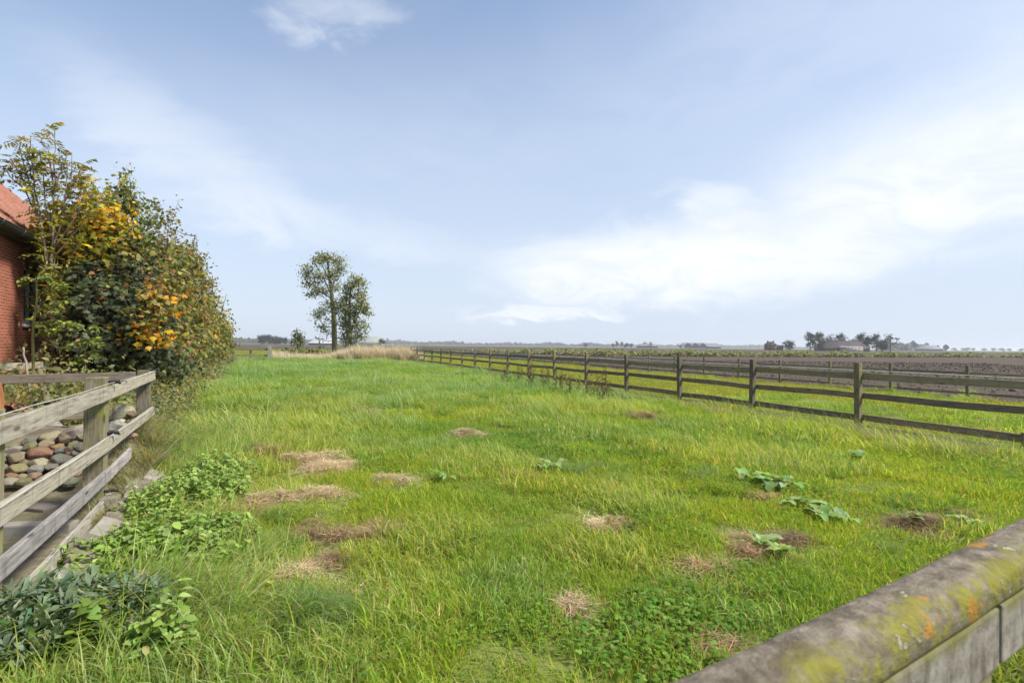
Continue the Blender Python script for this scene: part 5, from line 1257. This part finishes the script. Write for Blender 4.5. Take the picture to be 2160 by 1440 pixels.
nettles(335, 1405, 110, 60, 40, .25, 'small nettle clump at the bottom left among dark leaves', NP, .055)
nettles(200, 1385, 70, 50, 22, .22, 'pale round leaved weeds among the dark thistle leaves', [((.19, .28, .05), 1)], .07, 'round', 'weed_patch', 5, 'weeds')
nettles(560, 1262, 30, 30, 5, .16, 'yellowish young nettle beside the large pale hay patch', [((.33, .36, .06), 1)], .05)
nettles(500, 870, 170, 40, 260, .16, 'low green weeds at the left meadow edge past the corner post', [((.11, .18, .035), 3), ((.15, .21, .06), 2)], .07, 'nettle', 'weed_patch', 4, 'weeds')
nettles(262, 955, 60, 30, 30, .32, 'green weeds between the middle and lower boards of the corner fence', NP, .06, 'nettle', 'weed_patch', 4, 'weeds')
def thistles(px, py, w_, h_, n, lab):
    c = G(px, py); rx = w_/F*c.y*.5; ry = h_/F*c.y*c.y/H*.5; mb = MB()
    for i in range(n):
        a = rng.random()*6.283; q = math.sqrt(rng.random()); b = np.array([q*math.cos(a)*rx, q*math.sin(a)*ry, .0]); hh = .21*(1-.4*q*q)
        for k in range(10):
            z = hh*rng.random(); L_ = rng.uniform(.08, .17)
            strip_leaf(mb, b+np.array([0, 0, z]), rng.random()*6.283, L_, L_*rng.uniform(.13, .22), rng.uniform(.5, 1.35), rng.uniform(.3, 1.3), jit_col(np.array(pick([((.125, .18, .10), 4), ((.16, .225, .125), 3), ((.23, .29, .18), 1.5), ((.09, .17, .03), 1)], 1)), 1, .14)[0], 5, .35)
    tag(mb.build('thistle_patch', M['herb'], None, False, (c.x, c.y, float(hgt(c.x, c.y)))), lab, 'weeds')
thistles(120, 1345, 340, 160, 150, 'dark blue green spiky leaved weeds filling the bottom left corner')
thistles(290, 1345, 120, 60, 28, 'dark spiky leaved weeds under the bent grass near the bottom left')
# dry stalks along the right fence
def stalks(px, py, n, h_, lab, col):
    c = G(px, py); mb = MB(); wd = MB()
    for i in range(n):
        b = np.array([rng.normal()*.09, rng.normal()*.07, 0]); t = b+np.array([rng.normal()*.08, rng.normal()*.06, h_*rng.uniform(.6, 1.1)])
        tube(wd, np.array([b, (b+t)/2+rng.normal(size=3)*.01, t]), np.array([.006, .005, .003]), 4, None, False)
        m = 60; f = rng.random(m)**.7; P_ = b+(t-b)*f[:, None]+rng.normal(size=(m, 3))*.034
        put_leaves(mb, P_, rng.normal(size=(m, 3)), .03+.02*rng.random(m), jit_col(pick([(col, 3), ((.10, .12, .05), 1)], m), m, .25), 'oval', .2)
    for p_ in wd.p: mb.p.append(p_+mb.n)
    mb.v += wd.v; mb.c += [c_*0+np.array((.20, .16, .12)) for c_ in wd.c]; mb.n += wd.n
    tag(mb.build('dry_weed', M['hay'], None, False, (c.x, c.y, float(hgt(c.x, c.y)))), lab, 'weed', 'brown seeding weeds along the right fence')
rb_ = (.13, .075, .045)
for px, py, n, h_, lab in ((1068, 798, 5, .75, 'brown seeding weed at the foot of the fence farthest left of the brown weeds'), (1092, 796, 4, .7, 'slim brown weed just right of the leftmost brown weed'), (1117, 804, 7, .9, 'reddest brown weed against a fence post'), (1150, 806, 6, .8, 'brown weed clump midway between two posts'), (1180, 812, 6, .85, 'leafy brown weed right of a fence post'),
                           (1205, 818, 5, .7, 'greenish seeding weed between the posts'), (1240, 826, 6, .85, 'tall brown weed hugging a mossy post'), (1268, 832, 4, .75, 'brown weed below the second rail'), (1282, 834, 5, .8, 'rightmost brown seeding weed along the right fence')):
    stalks(px, py+12, n, h_, lab, rb_)
# clods on the ploughed land
def clods():
    mb = MB(); bm = bmesh.new(); bmesh.ops.create_icosphere(bm, subdivisions=1, radius=1); V0 = np.array([v.co for v in bm.verts]); F0 = np.array([[v.index for v in f.verts] for f in bm.faces]); bm.free()
    x, y = pts_in(9, 60, 14, lambda Y: (XF2(Y)+.1, XF2(Y)+6+.9*Y), 1.12, 1); n = len(x)
    s = .014*np.exp(rng.normal(size=n)*.5)*(1+.015*y)
    v = V0[None]*s[:, None, None]*(1+.28*rng.normal(size=(n, len(V0), 1)))*np.exp(rng.normal(size=(n, 1, 3))*.25)
    v += np.stack([x, y, soilz(x, y)+s*.1], 1)[:, None]
    f = (F0[None]+(np.arange(n)*len(V0))[:, None, None]).reshape(-1, 3)
    mb.add(v.reshape(-1, 3), [f]); tag(mb.build('soil_clods', M['soil']), 'clods of grey brown earth on the ploughed field', 'soil', None, 'stuff')
clods()
# ------------------------------------------------------------------ stone pile behind the corner fence
def stone_mat(name, speck=False):
    m, t, o = newmat(name)
    oi = t.nodes.new('ShaderNodeObjectInfo'); v = coords(t, 'Object', (1, 1, 1), True)
    n = noise(t, v, 11, 7, .65); n2 = noise(t, v, 4, 4, .6)
    c = mixc(t, sstep(t, n.outputs[0], .3, .7), mixc(t, 1.0, oi.outputs['Color'], (.42, .40, .37), 'MULTIPLY'), mixc(t, 1.0, oi.outputs['Color'], (1.0, .98, .95), 'MULTIPLY'))
    if speck:
        vo = t.nodes.new('ShaderNodeTexVoronoi'); vo.inputs['Scale'].default_value = 55; t.links.new(v, vo.inputs[0])
        c = mixc(t, sstep(t, vo.outputs['Color'], .55, .6), c, (.42, .40, .38))
    mo = mth(t, 'MULTIPLY', sstep(t, n2.outputs[0], .44, .62), .7)
    g = t.nodes.new('ShaderNodeNewGeometry'); s = t.nodes.new('ShaderNodeSeparateXYZ'); t.links.new(g.outputs['Normal'], s.inputs[0])
    mo = mth(t, 'MULTIPLY', mo, sstep(t, s.outputs[2], .1, .8))
    c = mixc(t, mo, c, (.16, .17, .05))
    bsdf(t, o, c, .85, .2, n.outputs[0], .5, .008); return m
M['stone'] = stone_mat('field stone'); M['granite'] = stone_mat('speckled granite', True)
def pilepos(px, py):
    Yd = np.interp(py, [850, 860, 900, 950, 1000, 1050], [5.95, 5.9, 5.62, 5.25, 4.92, 4.6])
    c = D(px, py, Yd)
    n = (c-A).dot(DL)                       # stay on the camera side of the return fence
    if n > -.22: c = D(px, py, Yd+(-.22-n)*.8)
    return c
SC = {'olive': (0.168, 0.161, 0.096), 'ochre': (0.253, 0.223, 0.132), 'mauve': (0.303, 0.265, 0.246), 'dark': (0.103, 0.099, 0.092), 'grey': (0.218, 0.214, 0.203), 'beige': (0.328, 0.290, 0.222), 'tan': (0.291, 0.230, 0.162), 'pink': (0.341, 0.220, 0.174), 'red': (0.250, 0.136, 0.102), 'brown': (0.164, 0.122, 0.092), 'orange': (0.319, 0.168, 0.100), 'white': (0.594, 0.564, 0.511), 'black': (0.047, 0.047, 0.047), 'pale': (0.362, 0.347, 0.256), 'green': (0.175, 0.186, 0.137), 'slate': (0.159, 0.163, 0.167)}
STONES = [(165, 785, 230, 80, 'green', 'flat green grey stone beside the red brown post'), (60, 860, 115, 95, 'ochre', 'ochre mossy stone at the left edge below the flat green one'), (205, 855, 270, 110, 'mauve', 'smooth pinkish grey oval stone near the red brown post', 15),
 (440, 735, 200, 150, 'slate', 'dark slate grey pointed stone at the back of the pile', 25), (425, 808, 200, 130, 'olive', 'dark olive rounded stone below the pointed slate one', 8), (700, 682, 245, 170, 'beige', 'large mottled beige boulder at the back of the pile', 20), (640, 768, 200, 110, 'tan', 'yellow pink stone under the mottled beige boulder'),
 (905, 690, 160, 180, 'brown', 'brown stone wedged left of the big mauve boulder', 60), (1065, 605, 310, 220, 'mauve', 'biggest smooth grey mauve boulder left of the middle post', 22), (1168, 655, 90, 160, 'beige', 'yellowish stone pressed against the middle post', 80), (1020, 762, 130, 75, 'ochre', 'small yellowish stone below the biggest boulder'),
 (1112, 802, 165, 135, 'black', 'round black speckled stone beside the middle post', 0, 1), (800, 805, 180, 85, 'orange', 'orange brown flat stone in the middle of the pile'), (850, 857, 190, 100, 'slate', 'blue grey wedge stone in the middle of the pile', 10), (980, 842, 115, 115, 'brown', 'small brown knobbly stone left of the black speckled round one'),
 (550, 908, 370, 175, 'red', 'long blocky red brown stone across the pile', 12, 2), (255, 965, 270, 150, 'tan', 'rough orange brown stone left of the long red block', 18, 2), (60, 962, 140, 130, 'green', 'mossy grey stone at the left edge of the pile'), (205, 920, 200, 90, 'dark', 'dark stone under the pinkish oval one', 10), (340, 1028, 160, 95, 'brown', 'dark brown stone below the rough orange one'),
 (545, 1022, 275, 120, 'pale', 'flat pale yellow green stone in the front half of the pile', 5, 2), (845, 967, 235, 135, 'grey', 'rounded grey green stone under the blue grey wedge'), (250, 1112, 245, 140, 'ochre', 'rounded olive yellow stone at the front left'), (505, 1118, 215, 115, 'black', 'low black speckled stone beside the olive yellow one', 0, 1),
 (712, 1078, 170, 85, 'mauve', 'mauve stone just above the middle board'), (700, 1030, 75, 60, 'red', 'small red pebble between pale and grey stones'), (940, 897, 85, 50, 'orange', 'tiny bright orange stone in the middle of the pile'), (1022, 890, 75, 65, 'mauve', 'small reddish grey stone below the black round one'),
 (168, 1207, 165, 95, 'red', 'red brown stone low at the front left of the pile'), (322, 1217, 135, 90, 'tan', 'tan stone between two reddish ones at the front'), (482, 1207, 195, 90, 'pink', 'pinkish red stone at the front under the black speckled one'), (130, 1300, 270, 150, 'mauve', 'large mauve grey stone in the lower left corner of the pile'), (335, 1305, 175, 140, 'olive', 'dark mossy stone right of the large corner stone'),
 (1062, 1168, 145, 90, 'pink', 'pinkish stone seen between the middle and lower boards'), (975, 1283, 215, 100, 'green', 'smooth grey green stone seen below the middle board'), (805, 1312, 135, 100, 'grey', 'grey stone at the front end of the pile below the middle board'),
 (1705, 335, 245, 200, 'pale', 'angular pale olive rock standing on top by the corner post', 35, 2), (1590, 515, 225, 160, 'grey', 'black and white speckled granite near the corner post', 5, 1), (1662, 445, 115, 60, 'white', 'white stone under the angular olive rock'), (1530, 415, 140, 85, 'green', 'mossy stone left of the angular olive rock'),
 (1832, 352, 120, 90, 'brown', 'red brown stone tucked behind the angular olive rock'), (1780, 645, 205, 115, 'pink', 'flat salmon pink stone at the right end of the pile', 12, 2), (1462, 545, 70, 110, 'beige', 'cream stone just right of the middle post', 80), (30, 1085, 85, 90, 'grey', 'grey stone cut by the left edge of the view')]
for k, q in enumerate(STONES):
    zx, zy, zw, zh, c_, lab = q[:6]; rot = q[6] if len(q) > 6 else 0; typ = q[7] if len(q) > 7 else (2 if k % 3 == 1 and 'round' not in q[5] and 'smooth' not in q[5] else 0)
    px, py = zx/6.545, 820+zy/6.545; c = pilepos(px, py); s = c.y/F
    rx, rz = zw/6.545*s*.56, zh/6.545*s*.60; ry = (rx+rz)*.55
    bm = bmesh.new(); bmesh.ops.create_icosphere(bm, subdivisions=4, radius=1)
    sd = k*3.7; pl = [Vector(rng.normal(size=3)).normalized() for _ in range(9 if typ == 2 else 7)]
    from mathutils import noise as mnoise
    for v in bm.verts:
        d = v.co.normalized(); r_ = 1+.20*mnoise.noise(d*1.3+Vector((sd, 0, 0)))+.07*mnoise.noise(d*3.4+Vector((0, sd, 0)))+.02*mnoise.noise(d*9+Vector((0, 0, sd)))
        v.co = d*r_
        for p in pl:
            e = v.co.dot(p)-(.72 if typ == 2 else .77)
            if e > 0: v.co -= p*e*.9
    me = bpy.data.meshes.new('stone')
    for f in bm.faces: f.smooth = True
    bm.to_mesh(me); bm.free(); me.materials.append(M['granite' if typ == 1 else 'stone'])
    o = link('stone', me); o.location = c; o.scale = (rx, ry, rz)
    o.rotation_euler = Euler((rng.normal()*.1, -R(rot), -.55+rng.normal()*.1)); o.color = (*SC[c_], 1)
    tag(o, lab, 'stone', 'field stones heaped behind the corner fence')
# loose filler rubble that closes the gaps of the heap
# ------------------------------------------------------------------ slabs along the foot of the fence
M['concrete'] = simple('worn concrete', (.17, .15, .12), .9, .15, .35, 5)
M['concrete2'] = simple('pale concrete', (.235, .215, .18), .9, .15, .3, 6)
labs = ['concrete slab farthest up the fence, half hidden by straw', 'upper concrete slab below the straw tuft', 'rusty stained concrete slab beside the lower board', 'concrete slab draped with dry grass', 'grey slab with a dark crack beside the nettles', 'pale concrete slab next to the dark leaves', 'concrete slab nearest the bottom left corner']
for k in range(7):
    s = 1.22-.42*k; L_ = .40
    c = B+DL*(s-.28)+NL*(.30+.02*rng.normal())+Vector((0, 0, .055+.012*rng.normal()))
    o = link('concrete_slab', box_mesh('concrete_slab', L_, .30, .065, M['concrete' if k % 2 else 'concrete2'], .012, 5, .004, k)); o.location = c
    o.rotation_euler = (Matrix.Rotation(DLA, 3, 'Z') @ Matrix.Rotation(.42+.06*rng.normal(), 3, 'X') @ Matrix.Rotation(.05*rng.normal(), 3, 'Z')).to_euler()
    tag(o, labs[k], 'slab', 'tilted concrete slabs along the foot of the corner fence')
c = G(232, 1062, .12); o = link('concrete_block', box_mesh('concrete_block', .16, .13, .17, M['concrete'], .014, 3, .003, 3)); o.location = (c.x, c.y, .10); o.rotation_euler = (0, .05, DLA)
tag(o, 'small square concrete block at the end of the lowest board', 'block')
c = G(60, 1122, .07); o = link('edging_stone', box_mesh('edging_stone', .62, .11, .14, M['concrete2'], .012, 5, .003, 5)); o.location = (c.x, c.y, .07); o.rotation_euler = (0, 0, DLA+1.25)
tag(o, 'straight concrete edging stone lying behind the grey lower board', 'edging')
c = G(70, 1090, .05); o = link('edging_stone', box_mesh('edging_stone', .34, .16, .10, M['concrete'], .012, 4, .003, 6)); o.location = (c.x-.1, c.y+.15, .05); o.rotation_euler = (0, 0, DLA+.9)
tag(o, 'short broken edging stone behind the straight one', 'edging')
# stacked pavers
c = D(54, 836, 7.6)
sp = empty('paver_stack', (c.x, c.y, 0), 'stack of grey concrete pavers behind the return fence', 'stack')
for k in range(9):
    o = link('paver', box_mesh('paver', .50+.015*rng.normal(), .46, .062, M['concrete2' if k % 3 else 'concrete'], .006, 2, .001, k), sp)
    o.location = (rng.normal()*.008, rng.normal()*.008, .065+.066*k); o.rotation_euler = (0, 0, .35+rng.normal()*.02)
c = D(14, 848, 7.2); o = link('paver', box_mesh('paver', .42, .4, .06, M['concrete2'], .008, 2, .001, 1)); o.location = (c.x-.1, c.y, c.z-.05); o.rotation_euler = (.05, -.05, .2)
lowp = empty('paver_pile', (c.x-.1, c.y, 0), 'lower pile of grey pavers left of the tall stack', 'stack'); o.parent = lowp; o.location = (0, 0, c.z-.05)
for k in range(int((c.z-.1)/.066)):
    o = link('paver', box_mesh('paver', .42, .4, .06, M['concrete'], .008, 2, .001, k+20), lowp); o.location = (rng.normal()*.01, rng.normal()*.01, .03+.066*k); o.rotation_euler = (0, 0, .2+rng.normal()*.03)
# grey planks lying behind
a, b = D(2, 838, 8.4), D(105, 822, 9.2)
o = board('plank', a, b, .20, .04, M['pale_wood'], None, 91, .006, 6, .35); tag(o, 'grey green plank leaning behind the stacked pavers', 'plank')
# weathered log and broken ridge tile
lg = MB(); a, b = np.array(D(88, 886, 6.75)), np.array(D(134, 916, 6.35)); t = np.linspace(0, 1, 9)
tube(lg, a+(b-a)*t[:, None]+rng.normal(size=(9, 3))*.008, .085*(1+.12*rng.normal(size=9))*np.array([.8, 1, 1, 1, 1, 1, .95, .9, .7]), 9)
tag(lg.build('log', M['grey_wood'], None, True), 'grey split weathered log lying behind the stones', 'log')
tl = MB(); th = np.linspace(0, math.pi, 9); a, b = D(14, 868, 6.6), D(62, 862, 7.0); ax = np.array((b-a).normalized()); sd = np.cross(ax, [0, 0, 1])
V_ = []
for s_ in (0, .42):
    for rr in (.095, .08): V_ += [np.array(a)+ax*s_+sd*math.cos(q)*rr+np.array([0, 0, 1])*math.sin(q)*rr for q in th]
V_ = np.array(V_); k = 9
def ringq(i0, i1): return [[i0+i, i0+i+1, i1+i+1, i1+i] for i in range(k-1)]
tl.add(V_, [np.array(ringq(0, 18)+ringq(27, 9)+ringq(9, 0)+ringq(18, 27))])
tag(tl.build('ridge_tile', M['tile'], None, True), 'curved broken ridge tile lying open end forward near the pavers', 'tile')
# ------------------------------------------------------------------ air
hz = bmesh.new(); bmesh.ops.create_cube(hz, size=1)
me = bpy.data.meshes.new('haze'); hz.to_mesh(me); hz.free()
m = bpy.data.materials.new('haze'); m.use_nodes = True; t = m.node_tree; t.nodes.clear()
o_ = t.nodes.new('ShaderNodeOutputMaterial'); pv = t.nodes.new('ShaderNodeVolumePrincipled')
pv.inputs['Color'].default_value = (.90, .94, 1.0, 1); pv.inputs['Density'].default_value = .00026; pv.inputs['Anisotropy'].default_value = .2
t.links.new(pv.outputs[0], o_.inputs['Volume']); me.materials.append(m)
if HAZE:
    o = link('haze', me); o.scale = (14000, 14000, 24); o.location = (0, 0, 24/2-1.3); tag(o, kind='stuff')
